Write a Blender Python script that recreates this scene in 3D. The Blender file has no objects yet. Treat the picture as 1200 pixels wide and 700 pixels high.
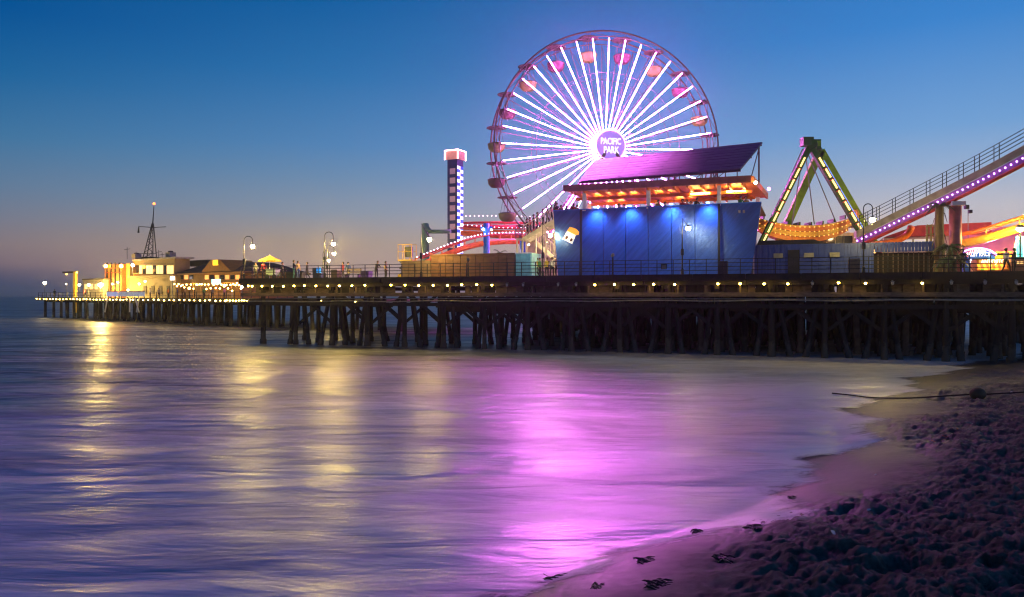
import bpy, math, random
import numpy as np
from mathutils import Vector, Matrix, Quaternion
random.seed(7); rng = np.random.default_rng(7)
sc = bpy.context.scene
COL = sc.collection

# ------------------------------------------------------------------ camera, sky, light, exposure
EYE = 4.5
cd = bpy.data.cameras.new('camera'); cam = bpy.data.objects.new('camera', cd); COL.objects.link(cam)
cam.location = (0, 0, EYE); cam.rotation_euler = (math.radians(90), 0, 0)
cd.sensor_width = 36; cd.lens = 27; cd.shift_y = -4/1200
cd.clip_start = 0.1; cd.clip_end = 20000
sc.camera = cam

def s2l(c):
    return tuple((v/255/12.92 if v/255 <= .04045 else ((v/255+.055)/1.055)**2.4) for v in c)

w = bpy.data.worlds.new('World'); sc.world = w; w.use_nodes = True
nt = w.node_tree; nt.nodes.clear(); N = nt.nodes.new; L = nt.links.new
out = N('ShaderNodeOutputWorld'); bg = N('ShaderNodeBackground'); bg.inputs[1].default_value = 1.0
tc = N('ShaderNodeTexCoord'); sep = N('ShaderNodeSeparateXYZ'); L(tc.outputs['Generated'], sep.inputs[0])
def ramp(stops):
    r = N('ShaderNodeValToRGB'); e = r.color_ramp.elements
    while len(e) > 1: e.remove(e[-1])
    e[0].position = stops[0][0]; e[0].color = (*s2l(stops[0][1]), 1)
    for p, c in stops[1:]:
        x = e.new(p); x.color = (*s2l(c), 1)
    L(sep.outputs['Z'], r.inputs[0]); return r
r1 = ramp([(0, (45, 66, 104)), (.006, (48, 68, 106)), (.02, (84, 82, 108)), (.035, (126, 108, 118)), (.056, (135, 121, 126)),
           (.085, (118, 124, 142)), (.12, (96, 124, 154)), (.17, (64, 117, 160)), (.235, (28, 100, 156)), (.30, (2, 82, 148)), (.6, (0, 40, 92)), (1, (0, 20, 52))])
r3 = ramp([(0, (140, 120, 128)), (.02, (168, 142, 140)), (.045, (176, 152, 140)), (.067, (169, 151, 138)), (.105, (134, 147, 165)), (.15, (104, 139, 175)),
           (.187, (80, 131, 181)), (.27, (42, 112, 172)), (.36, (8, 92, 158)), (.6, (0, 42, 96)), (1, (0, 20, 52))])
r2 = ramp([(0, (186, 156, 160)), (.04, (202, 180, 180)), (.10, (190, 188, 198)), (.145, (150, 175, 208)), (.19, (114, 161, 212)), (.30, (60, 132, 205)),
           (.42, (32, 110, 184)), (.7, (0, 48, 104)), (1, (0, 20, 52))])
# azimuth: 0 straight ahead; left negative
at2 = N('ShaderNodeMath'); at2.operation = 'ARCTAN2'; L(sep.outputs['X'], at2.inputs[0]); L(sep.outputs['Y'], at2.inputs[1])
mr = N('ShaderNodeMapRange'); mr.inputs[1].default_value = -.60; mr.inputs[2].default_value = -.25; L(at2.outputs[0], mr.inputs[0])
mr2 = N('ShaderNodeMapRange'); mr2.inputs[1].default_value = -.25; mr2.inputs[2].default_value = .50; L(at2.outputs[0], mr2.inputs[0])
m1 = N('ShaderNodeMixRGB'); L(mr.outputs[0], m1.inputs[0]); L(r1.outputs[0], m1.inputs[1]); L(r3.outputs[0], m1.inputs[2])
m2 = N('ShaderNodeMixRGB'); L(mr2.outputs[0], m2.inputs[0]); L(m1.outputs[0], m2.inputs[1]); L(r2.outputs[0], m2.inputs[2])
L(m2.outputs[0], bg.inputs[0]); L(bg.outputs[0], out.inputs[0])

sd = bpy.data.lights.new('sun', 'SUN'); sd.energy = 0.04; sd.angle = math.radians(12); sd.color = (1, .75, .6)
sun = bpy.data.objects.new('sun', sd); COL.objects.link(sun)
sun.rotation_euler = (math.radians(86), 0, math.radians(-25))   # last glow of dusk, low in the west

sc.view_settings.view_transform = 'Standard'; sc.view_settings.look = 'None'
sc.view_settings.exposure = 0; sc.view_settings.gamma = 1
sc.render.engine = 'CYCLES'
sc.cycles.use_denoising = True; sc.cycles.filter_width = 1.2
sc.cycles.max_bounces = 6; sc.cycles.diffuse_bounces = 2; sc.cycles.glossy_bounces = 3
sc.cycles.sample_clamp_indirect = 6; sc.cycles.sample_clamp_direct = 0
sc.cycles.caustics_reflective = False; sc.cycles.caustics_refractive = False

# ------------------------------------------------------------------ helpers
H0 = 346; F = 900
class MB:
    def __init__(s): s.v = []; s.f = []; s.mi = []
    def quad(s, *p, m=0):
        n = len(s.v); s.v += [Vector(q) for q in p]; s.f.append(tuple(range(n, n+len(p)))); s.mi.append(m)
    def hexa(s, p, m=0):      # 8 points: bottom ring 0-3, top ring 4-7
        n = len(s.v); s.v += [Vector(q) for q in p]
        for f in ((0,3,2,1),(4,5,6,7),(0,1,5,4),(1,2,6,5),(2,3,7,6),(3,0,4,7)):
            s.f.append(tuple(n+i for i in f)); s.mi.append(m)
    def box(s, x0, x1, y0, y1, z0, z1, m=0):
        s.hexa([(x0,y0,z0),(x1,y0,z0),(x1,y1,z0),(x0,y1,z0),(x0,y0,z1),(x1,y0,z1),(x1,y1,z1),(x0,y1,z1)], m)
    def bar(s, p, q, wd, ht, up=(0,0,1), m=0):
        p, q = Vector(p), Vector(q); d = (q-p).normalized(); up = Vector(up)
        if abs(d.dot(up)) > .98: up = Vector((.35, .93, 0))
        a = d.cross(up).normalized()*wd/2; b = a.cross(d).normalized()*ht/2
        s.hexa([p-a-b, p+a-b, q+a-b, q-a-b, p-a+b, p+a+b, q+a+b, q-a+b], m)
    def tube(s, pts, r, n=6, cap=True, closed=False, m=0):
        pts = [Vector(p) for p in pts]; K = len(pts)
        rs = r if isinstance(r, (list, tuple)) else [r]*K
        base = len(s.v); prev = None
        for i, p in enumerate(pts):
            if closed: d = pts[(i+1) % K]-pts[i-1]
            else: d = pts[min(i+1, K-1)]-pts[max(i-1, 0)]
            d.normalize()
            if prev is None:
                up = Vector((0,0,1)) if abs(d.z) < .9 else Vector((0,1,0))
                a = d.cross(up).normalized()
            else:
                a = (prev-d*prev.dot(d)).normalized()
            prev = a; b = d.cross(a)
            for j in range(n):
                t = 2*math.pi*j/n
                s.v.append(p+(a*math.cos(t)+b*math.sin(t))*rs[i])
        for i in range(K if closed else K-1):
            i2 = (i+1) % K
            for j in range(n):
                j2 = (j+1) % n
                s.f.append((base+i*n+j, base+i*n+j2, base+i2*n+j2, base+i2*n+j)); s.mi.append(m)
        if cap and not closed:
            s.f.append(tuple(base+j for j in range(n))[::-1]); s.mi.append(m)
            s.f.append(tuple(base+(K-1)*n+j for j in range(n))); s.mi.append(m)
    def lathe(s, prof, c=(0,0,0), n=12, m=0):
        c = Vector(c); base = len(s.v)
        for r, z in prof:
            for j in range(n):
                t = 2*math.pi*j/n; s.v.append(c+Vector((r*math.cos(t), r*math.sin(t), z)))
        for i in range(len(prof)-1):
            for j in range(n):
                j2 = (j+1) % n
                s.f.append((base+i*n+j, base+i*n+j2, base+(i+1)*n+j2, base+(i+1)*n+j)); s.mi.append(m)
    def ball(s, c, r, n=10, k=6, sz=1, m=0):
        s.lathe([(max(1e-4, r*math.sin(math.pi*i/k)), -sz*r*math.cos(math.pi*i/k)) for i in range(k+1)], c, n, m)
    def prism(s, poly, p0, ax, ay, d, m=0):   # outline poly in plane p0 + x*ax + y*ay, thickness vector d
        p0, ax, ay, d = map(Vector, (p0, ax, ay, d)); n = len(s.v); K = len(poly)
        for q in (Vector((0,0,0)), d):
            for x, y in poly: s.v.append(p0+ax*x+ay*y+q)
        s.f.append(tuple(range(n, n+K))); s.f.append(tuple(range(n+K, n+2*K))[::-1]); s.mi += [m, m]
        for i in range(K):
            j = (i+1) % K; s.f.append((n+i, n+K+i, n+K+j, n+j)); s.mi.append(m)
    def build(s, name, mat, parent=None, world=True, smooth=False):
        me = bpy.data.meshes.new(name)
        v = s.v
        if parent is not None and world:
            inv = WM[parent.name].inverted(); v = [inv @ q for q in v]
        me.from_pydata([tuple(q) for q in v], [], s.f); me.update()
        mats = mat if isinstance(mat, (list, tuple)) else [mat]
        for x in mats: me.materials.append(x)
        if len(mats) > 1: me.polygons.foreach_set('material_index', s.mi)
        if smooth: me.polygons.foreach_set('use_smooth', [True]*len(me.polygons))
        o = bpy.data.objects.new(name, me); COL.objects.link(o)
        WM[o.name] = WM[parent.name] if parent is not None else Matrix.Identity(4)
        if parent is not None: o.parent = parent
        return o
WM = {}
def tag(o, label=None, cat=None, group=None, kind=None):
    if label: o['label'] = label
    if cat: o['category'] = cat
    if group: o['group'] = group
    if kind: o['kind'] = kind
    return o
def thing(name, label, cat, loc=(0,0,0), rz=0, group=None):
    o = bpy.data.objects.new(name, None); COL.objects.link(o)
    o.location = loc; o.rotation_euler = (0,0,rz); o.empty_display_size = .2
    WM[o.name] = Matrix.Translation(Vector(loc)) @ Matrix.Rotation(rz, 4, 'Z')
    return tag(o, label, cat, group)
def copy_tree(o, parent=None, loc=None, rz=None, label=None):
    c = o.copy(); COL.objects.link(c); c.parent = parent
    if loc is not None: c.location = loc
    if rz is not None: c.rotation_euler = (0,0,rz)
    if label: c['label'] = label
    WM[c.name] = Matrix.Translation(Vector(c.location)) @ Matrix.Rotation(c.rotation_euler.z, 4, 'Z') if parent is None else WM[parent.name]
    for ch in list(o.children): copy_tree(ch, c)
    return c
def lamp(name, kind, loc, energy, color, parent, r=.15, world=True, **k):
    ld = bpy.data.lights.new(name, kind); ld.energy = energy; ld.color = color
    if kind in ('POINT', 'SPOT'): ld.shadow_soft_size = r
    for a, b in k.items(): setattr(ld, a, b)
    o = bpy.data.objects.new(name, ld); COL.objects.link(o)
    o.parent = parent; o.location = (WM[parent.name].inverted() @ Vector(loc)) if world else loc
    return o
ORD = ['zeroth','first','second','third','fourth','fifth','sixth','seventh','eighth','ninth','tenth','eleventh','twelfth','thirteenth',
       'fourteenth','fifteenth','sixteenth','seventeenth','eighteenth','nineteenth','twentieth','twenty-first','twenty-second',
       'twenty-third','twenty-fourth','twenty-fifth','twenty-sixth','twenty-seventh','twenty-eighth','twenty-ninth','thirtieth',
       'thirty-first','thirty-second','thirty-third','thirty-fourth','thirty-fifth','thirty-sixth']

def M(name, col, rough=.7, metal=0, var=.25, vs=2.0, bump=.2, bs=14, emit=None, es=0, spec=.5, stretch=(1,1,1), rot=(0,0,0)):
    m = bpy.data.materials.new(name); m.use_nodes = True; t = m.node_tree
    b = t.nodes['Principled BSDF']; n = t.nodes.new; l = t.links.new
    b.inputs['Roughness'].default_value = rough; b.inputs['Metallic'].default_value = metal
    b.inputs['Specular IOR Level'].default_value = spec
    c = n('ShaderNodeTexCoord'); mp = n('ShaderNodeMapping'); mp.inputs['Scale'].default_value = stretch
    if any(rot): mp.vector_type = 'TEXTURE'; mp.inputs['Rotation'].default_value = rot; mp.inputs['Scale'].default_value = tuple(1/q for q in stretch)
    l(c.outputs['Object'], mp.inputs[0])
    nz = n('ShaderNodeTexNoise'); nz.inputs['Scale'].default_value = vs; nz.inputs['Detail'].default_value = 6
    l(mp.outputs[0], nz.inputs['Vector'])
    cr = n('ShaderNodeValToRGB'); e = cr.color_ramp.elements
    e[0].position = .3; e[1].position = .7
    e[0].color = (*[x*(1-var) for x in col], 1); e[1].color = (*[min(1, x*(1+var)) for x in col], 1)
    l(nz.outputs[0], cr.inputs[0]); l(cr.outputs[0], b.inputs['Base Color'])
    if bump:
        n2 = n('ShaderNodeTexNoise'); n2.inputs['Scale'].default_value = bs; n2.inputs['Detail'].default_value = 5
        l(mp.outputs[0], n2.inputs['Vector'])
        bp = n('ShaderNodeBump'); bp.inputs['Strength'].default_value = bump; bp.inputs['Distance'].default_value = .03
        l(n2.outputs[0], bp.inputs['Height']); l(bp.outputs[0], b.inputs['Normal'])
    if emit:
        b.inputs['Emission Color'].default_value = (*emit, 1); b.inputs['Emission Strength'].default_value = es
    return m
def EM(name, col, s):
    return M(name, tuple(min(.8, .8*c) for c in col), .4, var=0, bump=0, emit=col, es=s)

timber = M('tarred timber', (.017,.013,.012), .85, bump=.6, stretch=(3,3,.4))
def tide_band(m):
    t = m.node_tree; n = t.nodes.new; l = t.links.new; b = t.nodes['Principled BSDF']; src = b.inputs['Base Color'].links[0].from_socket
    g = n('ShaderNodeNewGeometry'); sp = n('ShaderNodeSeparateXYZ'); l(g.outputs['Position'], sp.inputs[0])
    nz = n('ShaderNodeTexNoise'); nz.inputs['Scale'].default_value = 5; nz.inputs['Detail'].default_value = 6; l(g.outputs['Position'], nz.inputs['Vector'])
    ad = n('ShaderNodeMath'); ad.operation = 'MULTIPLY_ADD'; l(nz.outputs[0], ad.inputs[0]); ad.inputs[1].default_value = -1.4; l(sp.outputs['Z'], ad.inputs[2])
    mr = n('ShaderNodeMapRange'); mr.inputs[1].default_value = .55; mr.inputs[2].default_value = .25; l(ad.outputs[0], mr.inputs[0])
    mx = n('ShaderNodeMixRGB'); l(mr.outputs[0], mx.inputs[0]); l(src, mx.inputs[1]); mx.inputs[2].default_value = (.06,.055,.045,1); l(mx.outputs[0], b.inputs['Base Color'])
tide_band(timber)
timber2 = M('weathered timber', (.12,.085,.06), .8, bump=.6, var=.4, stretch=(1,1,3))
concrete = M('pile concrete', (.10,.085,.08), .85, var=.35)
darkmetal = M('dark painted iron', (.018,.02,.022), .45, .3)
galv = M('galvanised steel', (.25,.25,.26), .45, .7)
greymetal = M('grey painted steel', (.22,.22,.2), .55)
white = M('white paint', (.75,.74,.72), .5, var=.06)
cream = M('cream stucco', (.32,.22,.09), .7, var=.1)
bluewall = M('blue metal cladding', (.035,.10,.40), .33, .45, var=.22, vs=.5, bump=1.0, bs=2.6, stretch=(9,1,.8), rot=(0,.75,0))
blueshed = M('blue corrugated steel', (.03,.06,.30), .45, .1, var=.15)
orangepaint = M('orange canopy paint', (.75,.22,.03), .5, var=.12)
redpaint = M('red painted steel', (.5,.045,.03), .42)
orange2 = M('orange track steel', (.75,.16,.02), .4)
yellowtrack = M('yellow track steel', (.72,.33,.03), .4)
greenpaint = M('lime green paint', (.20,.38,.004), .6)
darkgreen = M('dark green paint', (.025,.11,.004), .65)
bluepaint = M('bright blue paint', (.01,.14,.65), .4)
tealpaint = M('teal painted steel', (.10,.22,.22), .5)
yellowpaint = M('yellow machine paint', (.65,.40,.02), .45)
pinkpaint = M('pink plaster', (.60,.16,.28), .7, var=.1)
magwall = M('magenta plaster', (.72,.22,.36), .7, var=.1)
rosecol = M('rose painted column', (.42,.12,.13), .5)
brownwood = M('plywood hoarding', (.15,.07,.035), .75, var=.3, bump=.4, stretch=(.6,.6,2))
roofdark = M('dark shingles', (.055,.04,.035), .8, var=.3)
brownwall = M('ochre wall', (.24,.12,.03), .7, var=.15)
winddark = M('dark glazing', (.02,.025,.03), .12, var=.1, bump=0)
rimpaint = M('wheel rim paint', (.075,.085,.05), .6, var=.1)
channel = M('pink fringe reflector', (.020,.004,.019), .6, var=.05, bump=0)  # magenta reflector, added so the neon tubes get a pink fringe
spokewhite = M('white spoke paint', (.06,.07,.06), .5, var=.05)
skin = M('skin', (.38,.22,.16), .6, var=.05, bump=0)
hairm = M('dark hair', (.025,.018,.014), .7, var=.2)
lampwarm = EM('lamp globe glow', (1,.70,.16), 2300)
lampmid = EM('mid lamp globe glow', (1,.72,.17), 1000)
lampdim = EM('wall lamp globe glow', (1,.76,.26), 420)
bulbwarm = EM('deck bulb glow', (1,.62,.07), 75)
stringwarm = EM('string bulb glow', (1,.66,.15), 26)
neon = EM('pink neon', (1,.18,.96), 225)
warmwin = EM('lit window', (1,.62,.22), 1.6)
brightwhite = EM('floodlight glow', (1,.68,.16), 1900)

class Frame:
    def __init__(s, o, u, z=0):
        s.o = Vector((*o, 0)); s.u = Vector((*u, 0)).normalized(); s.v = Vector((-s.u.y, s.u.x, 0)); s.rz = math.atan2(s.u.y, s.u.x)
    def at(s, a, t, z): return s.o+s.u*a+s.v*t+Vector((0,0,z))
    def s_at(s, px, t):
        k = (px-600)/F
        return (k*(s.o.y+t*s.v.y)-s.o.x-t*s.v.x)/(s.u.x-k*s.u.y)
    def D(s, px, t): return s.at(s.s_at(px, t), t, 0).y
    def Z(s, py, px, t): return EYE+(H0-py)/F*s.D(px, t)
    def P(s, px, py, t): return s.at(s.s_at(px, t), t, s.Z(py, px, t))
    def G(s, px, t, z): return s.at(s.s_at(px, t), t, z)
    def box(s, mb, a0, a1, t0, t1, z0, z1, m=0):
        mb.hexa([s.at(a0,t0,z0), s.at(a1,t0,z0), s.at(a1,t1,z0), s.at(a0,t1,z0), s.at(a0,t0,z1), s.at(a1,t0,z1), s.at(a1,t1,z1), s.at(a0,t1,z1)], m)
    def pbox(s, mb, px0, px1, t0, t1, z0, z1, m=0):
        a0, a1 = s.s_at(px0, t0), s.s_at(px1, t0); s.box(mb, a0, a1, t0, t1, z0, z1, m)
def ray(px, py, D): return Vector(((px-600)/F*D, D, EYE+(H0-py)/F*D))
PR = Frame((0, 62.5), (1, -.38))
FP = Frame((-100.0, 161.3), (84.4, -70.6))
DK = 6.0       # near deck height
FDK = 3.95     # far, low deck height

# ------------------------------------------------------------------ beach
WL = np.array([(-40,-14),(-20,-4),(-6,6.0),(0,11.2),(1.5,13.2),(4.7,15.8),(7,18.5),(9.7,22.3),(11.2,26.5),(13.6,30),(18.3,36.8),(27.5,48),(36,55.5),(50,68),(90,98),(160,150)], float)
def shore(x, y):
    best = np.full(x.shape, 1e9); sg = np.ones(x.shape)
    for (ax, ay), (bx, by) in zip(WL[:-1], WL[1:]):
        dx, dy = bx-ax, by-ay; L2 = dx*dx+dy*dy
        t = np.clip(((x-ax)*dx+(y-ay)*dy)/L2, 0, 1)
        d = np.hypot(x-ax-t*dx, y-ay-t*dy); c = (x-ax)*dy-(y-ay)*dx
        up = d < best; best = np.where(up, d, best); sg = np.where(up, np.sign(c), sg)
    return best*sg
def noise_fft(n, cell, lo, hi, beta=0, ax=1.0, seed=1):
    g = np.random.default_rng(seed).standard_normal((n, n)); f = np.fft.rfft2(g)
    fy = np.fft.fftfreq(n, cell)[:, None]; fx = np.fft.rfftfreq(n, cell)[None, :]*ax
    k = np.hypot(fx, fy)+1e-9; f *= (k > 1/hi)*(k < 1/lo)*k**(-beta)
    h = np.fft.irfft2(f, s=(n, n)); return h/h.std()
def base_height(x, y):
    s = shore(x, y)
    m = np.interp(y, [4, 12, 20, 30, 45, 70], [.27, .25, .19, .135, .10, .06])
    A = np.interp(y, [4, 20, 45, 80], [3.0, 2.0, 1.3, 1.0])
    return np.where(s > 0, A*(1-np.exp(-np.maximum(s, 0)*m/A)), s*.09), s
CELL = .035; NG = 1500; GX0, GY0 = -7.0, 3.0
rg = noise_fft(NG, CELL, .14, 3.2, 1.75, .8, 3)
rg2 = noise_fft(NG, CELL, .10, 1.1, 1.2, .8, 4)
low = noise_fft(NG, CELL, 1.0, 9, 1.0, .6, 5)
HM = (-np.abs(rg)*.070+.05)+(-np.abs(rg2)*.032+.025)+low*.035+noise_fft(NG, CELL, .07, .32, .4, .8, 9)*.009
yy, xx = np.mgrid[0:21, 0:21]-10
for i in range(2300):                       # footprints: a dent with a pushed-up rim
    cx, cy = rng.integers(12, NG-12, 2); a = rng.uniform(0, math.pi); L1 = rng.uniform(4.0, 6.0); W1 = rng.uniform(2.0, 3.4)
    u = xx*math.cos(a)+yy*math.sin(a); v = -xx*math.sin(a)+yy*math.cos(a)
    q = (u/L1)**2+(v/W1)**2; dp = rng.uniform(.02, .06)
    HM[cy-10:cy+11, cx-10:cx+11] += -dp*np.exp(-q*1.2)+dp*.55*np.exp(-(np.sqrt(q)-1.6)**2*4)
def sand_h(x, y):
    b, s = base_height(x, y)
    fx = np.clip((x-GX0)/CELL, 0, NG-1.001) % (NG-2); fy = np.clip((y-GY0)/CELL, 0, NG-1.001)
    i, j = fy.astype(int), fx.astype(int); u, v = fx-j, fy-i
    h = (HM[i,j]*(1-u)+HM[i,j+1]*u)*(1-v)+(HM[i+1,j]*(1-u)+HM[i+1,j+1]*u)*v
    dry = np.clip((s-1.0-.5*np.sin(x*.9)-.5*np.sin(y*.7+1))/2.6, 0, 1)
    dry = dry*dry*(3-2*dry)
    amp = (.07+.93*dry)*np.clip((55-y)/12, .15, 1)
    return b+h*amp+.015*np.sin(x*1.7+y*.6)*np.clip(s, 0, 1)
def grid_mesh(name, X, Y, Z, mat, kind='structure', smooth=True):
    r, c = X.shape
    v = np.stack([X, Y, Z], -1).reshape(-1, 3)
    idx = np.arange(r*c).reshape(r, c)
    f = np.stack([idx[:-1,:-1], idx[:-1,1:], idx[1:,1:], idx[1:,:-1]], -1).reshape(-1, 4)
    me = bpy.data.meshes.new(name); me.vertices.add(len(v)); me.vertices.foreach_set('co', v.ravel())
    me.loops.add(f.size); me.loops.foreach_set('vertex_index', f.ravel())
    me.polygons.add(len(f)); me.polygons.foreach_set('loop_start', np.arange(0, f.size, 4)); me.polygons.foreach_set('loop_total', np.full(len(f), 4))
    me.update(calc_edges=True); me.materials.append(mat)
    if smooth: me.polygons.foreach_set('use_smooth', [True]*len(f))
    o = bpy.data.objects.new(name, me); COL.objects.link(o); o['kind'] = kind; WM[o.name] = Matrix.Identity(4); return o

def sand_material():
    m = bpy.data.materials.new('beach sand'); m.use_nodes = True; t = m.node_tree; n = t.nodes.new; l = t.links.new
    b = t.nodes['Principled BSDF']; g = n('ShaderNodeNewGeometry'); sp = n('ShaderNodeSeparateXYZ'); l(g.outputs['Position'], sp.inputs[0])
    nz = n('ShaderNodeTexNoise'); nz.inputs['Scale'].default_value = .5; nz.inputs['Detail'].default_value = 5; l(g.outputs['Position'], nz.inputs['Vector'])
    ad = n('ShaderNodeMath'); ad.operation = 'MULTIPLY_ADD'; l(nz.outputs[0], ad.inputs[0]); ad.inputs[1].default_value = -.35; l(sp.outputs['Z'], ad.inputs[2])
    wet = n('ShaderNodeMapRange'); wet.inputs[1].default_value = -.05; wet.inputs[2].default_value = .62; l(ad.outputs[0], wet.inputs[0])
    n2 = n('ShaderNodeTexNoise'); n2.inputs['Scale'].default_value = 3; n2.inputs['Detail'].default_value = 8; l(g.outputs['Position'], n2.inputs['Vector'])
    dry = n('ShaderNodeValToRGB'); e = dry.color_ramp.elements; e[0].color = (.07,.062,.052,1); e[1].color = (.21,.185,.15,1); e[0].position = .35; e[1].position = .7
    l(n2.outputs[0], dry.inputs[0])
    mx = n('ShaderNodeMixRGB'); l(wet.outputs[0], mx.inputs[0]); mx.inputs[1].default_value = (.062,.052,.055,1); l(dry.outputs[0], mx.inputs[2]); l(mx.outputs[0], b.inputs['Base Color'])
    rr = n('ShaderNodeMapRange'); rr.inputs[3].default_value = .45; rr.inputs[4].default_value = .95; l(wet.outputs[0], rr.inputs[0]); l(rr.outputs[0], b.inputs['Roughness'])
    sr = n('ShaderNodeMapRange'); sr.inputs[3].default_value = .7; sr.inputs[4].default_value = .15; l(wet.outputs[0], sr.inputs[0]); l(sr.outputs[0], b.inputs['Specular IOR Level'])
    n3 = n('ShaderNodeTexNoise'); n3.inputs['Scale'].default_value = 45; n3.inputs['Detail'].default_value = 8; n3.inputs['Roughness'].default_value = .7; l(g.outputs['Position'], n3.inputs['Vector'])
    bp = n('ShaderNodeBump'); bp.inputs['Distance'].default_value = .035; l(n3.outputs[0], bp.inputs['Height'])
    bs = n('ShaderNodeMapRange'); bs.inputs[3].default_value = .08; bs.inputs[4].default_value = .75; l(wet.outputs[0], bs.inputs[0]); l(bs.outputs[0], bp.inputs['Strength'])
    l(bp.outputs[0], b.inputs['Normal']); return m
sandm = sand_material()
kk = np.linspace(-.62, 1.05, 760); dd = np.geomspace(4.4, 78, 620)
K, Dg = np.meshgrid(kk, dd); X = K*Dg; Y = Dg
grid_mesh('beach_sand', X, Y, sand_h(X, Y), sandm)
# the rest of the beach, coarser, just under the fine sheet
gx, gy = np.meshgrid(np.linspace(-60, 260, 200), np.linspace(-60, 260, 200))
bh, bs_ = base_height(gx, gy); grid_mesh('beach_terrain', gx, gy, bh-.14-.25*((gy > 3) & (gy < 80) & (gx > -10) & (gx < gy*1.1)), sandm)

def water_material():
    m = bpy.data.materials.new('sea water'); m.use_nodes = True; t = m.node_tree; n = t.nodes.new; l = t.links.new
    b = t.nodes['Principled BSDF']; g = n('ShaderNodeNewGeometry')
    def nz(sx, sy, scale, det=4, dist=0, rough=.5, rot=.04):
        mp = n('ShaderNodeMapping'); mp.inputs['Scale'].default_value = (sx, sy, 1); mp.inputs['Rotation'].default_value = (0, 0, rot)
        l(g.outputs['Position'], mp.inputs[0])
        q = n('ShaderNodeTexNoise'); q.inputs['Scale'].default_value = scale; q.inputs['Detail'].default_value = det
        q.inputs['Distortion'].default_value = dist; q.inputs['Roughness'].default_value = rough; l(mp.outputs[0], q.inputs['Vector']); return q
    def mr(src, a, b_, c, d):
        q = n('ShaderNodeMapRange'); q.inputs[1].default_value = a; q.inputs[2].default_value = b_; q.inputs[3].default_value = c; q.inputs[4].default_value = d
        l(src, q.inputs[0]); return q
    def mth(op, a, b_):
        q = n('ShaderNodeMath'); q.operation = op; q.use_clamp = True
        for i, v in enumerate((a, b_)):
            if isinstance(v, (int, float)): q.inputs[i].default_value = v
            else: l(v, q.inputs[i])
        return q
    off = n('ShaderNodeAttribute'); off.attribute_name = 'offshore'; film = n('ShaderNodeAttribute'); film.attribute_name = 'film'
    f1 = nz(.05, .22, 1, 6, .5, .62)        # long foam bands smeared by the surf
    f2 = nz(.35, 1.0, 1, 7, 1.2, .68, -.3)  # finer lace
    near = mr(off.outputs['Fac'], 2, 38, .84, .0)
    lace = mth('MULTIPLY', f1.outputs[0], f2.outputs[0]); la = mr(lace.outputs[0], .14, .36, -.20, .36)
    foam = mth('ADD', near.outputs[0], la.outputs[0])
    mx = n('ShaderNodeMixRGB'); l(foam.outputs[0], mx.inputs[0]); mx.inputs[1].default_value = (.012,.02,.04,1); mx.inputs[2].default_value = (.80,.78,.84,1)
    l(mx.outputs[0], b.inputs['Base Color'])
    rn = nz(.10, .40, 1, 5, .5)
    ro = mr(rn.outputs[0], .3, .7, .28, .50); l(ro.outputs[0], b.inputs['Roughness'])
    b.inputs['IOR'].default_value = 1.45; b.inputs['Specular IOR Level'].default_value = .9
    w1 = nz(.16, .26, 1, 2, .5, .5, .3); w2 = nz(.30, 1.2, 1, 4, .6, .55, -.1); w3 = nz(1.1, 3.4, 1, 3, .3, .5)
    prev = None
    for w_, d_ in ((w1, .36), (w2, .085), (w3, .009)):
        bp = n('ShaderNodeBump'); bp.inputs['Strength'].default_value = 1; bp.inputs['Distance'].default_value = d_; l(w_.outputs[0], bp.inputs['Height'])
        if prev: l(prev.outputs[0], bp.inputs['Normal'])
        prev = bp
    l(prev.outputs[0], b.inputs['Normal'])
    # thin wash: the film of water runs out over the sand with a lacy edge
    e1 = nz(1.1, 1.6, 1, 8, .8, .7, .6); ed = mr(e1.outputs[0], .3, .7, -.45, .45); fa = n('ShaderNodeMath'); fa.operation = 'ADD'; l(film.outputs['Fac'], fa.inputs[0]); l(ed.outputs[0], fa.inputs[1])
    al = mr(fa.outputs[0], 0, 1, 0, 1); al.interpolation_type = 'SMOOTHSTEP'
    l(al.outputs[0], b.inputs['Alpha']); return m
waterm = water_material()
def sea_z(x, y):
    z = .05*np.sin(y*.34+.05*x+.6*np.sin(x*.05))*np.clip((y-30)/40, 0, 1)
    z += .30*np.exp(-((y-(87-.10*x))/3.2)**2)*np.clip((-x-8)/12, 0, 1)*(1+.2*np.sin(x*.21))       # a breaking roller beyond the pilings
    z += .35*np.exp(-((y-(225+.04*x))/7)**2)*np.clip((-x-10)/30, 0, 1)
    return z
def set_attr(o, name, arr):
    at_ = o.data.attributes.new(name, 'FLOAT', 'POINT'); at_.data.foreach_set('value', np.asarray(arr, np.float32).ravel())
def sea_sheet(X_, Y_, wash):
    b_, s_ = base_height(X_, Y_); arc = .8*Y_+.6*X_
    ext = .75+.75*np.sin(.50*arc+.6)+.35*np.sin(1.3*arc+1)+.12*np.sin(3.1*arc)
    z = sea_z(X_, Y_)
    if wash:
        h = sand_h(X_, Y_); z = np.where(s_ > -1.5, np.maximum(z, h+.012), z)
    o_ = grid_mesh('sea_water', X_, Y_, z, waterm); set_attr(o_, 'offshore', -s_); set_attr(o_, 'film', (ext-s_)/.9)
    return o_
xk = np.linspace(-1.05, 1.05, 520); yd = np.concatenate([np.geomspace(3.2, 90, 420), np.geomspace(92, 300, 60), np.geomspace(320, 4000, 30)])
K, Dg = np.meshgrid(xk, yd); ox_ = np.interp(Dg, [0, 60, 300], [14, 30, 60]); sea_sheet(K*(Dg+ox_), Dg, True)
bk = MB(); bk.quad((-4300,-300,-.01),(4300,-300,-.01),(4300,3.1,-.01),(-4300,3.1,-.01)); o = bk.build('open_sea', waterm); o['kind'] = 'structure'; set_attr(o, 'offshore', np.full(4, 200.)); set_attr(o, 'film', np.full(4, 5.))

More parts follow.
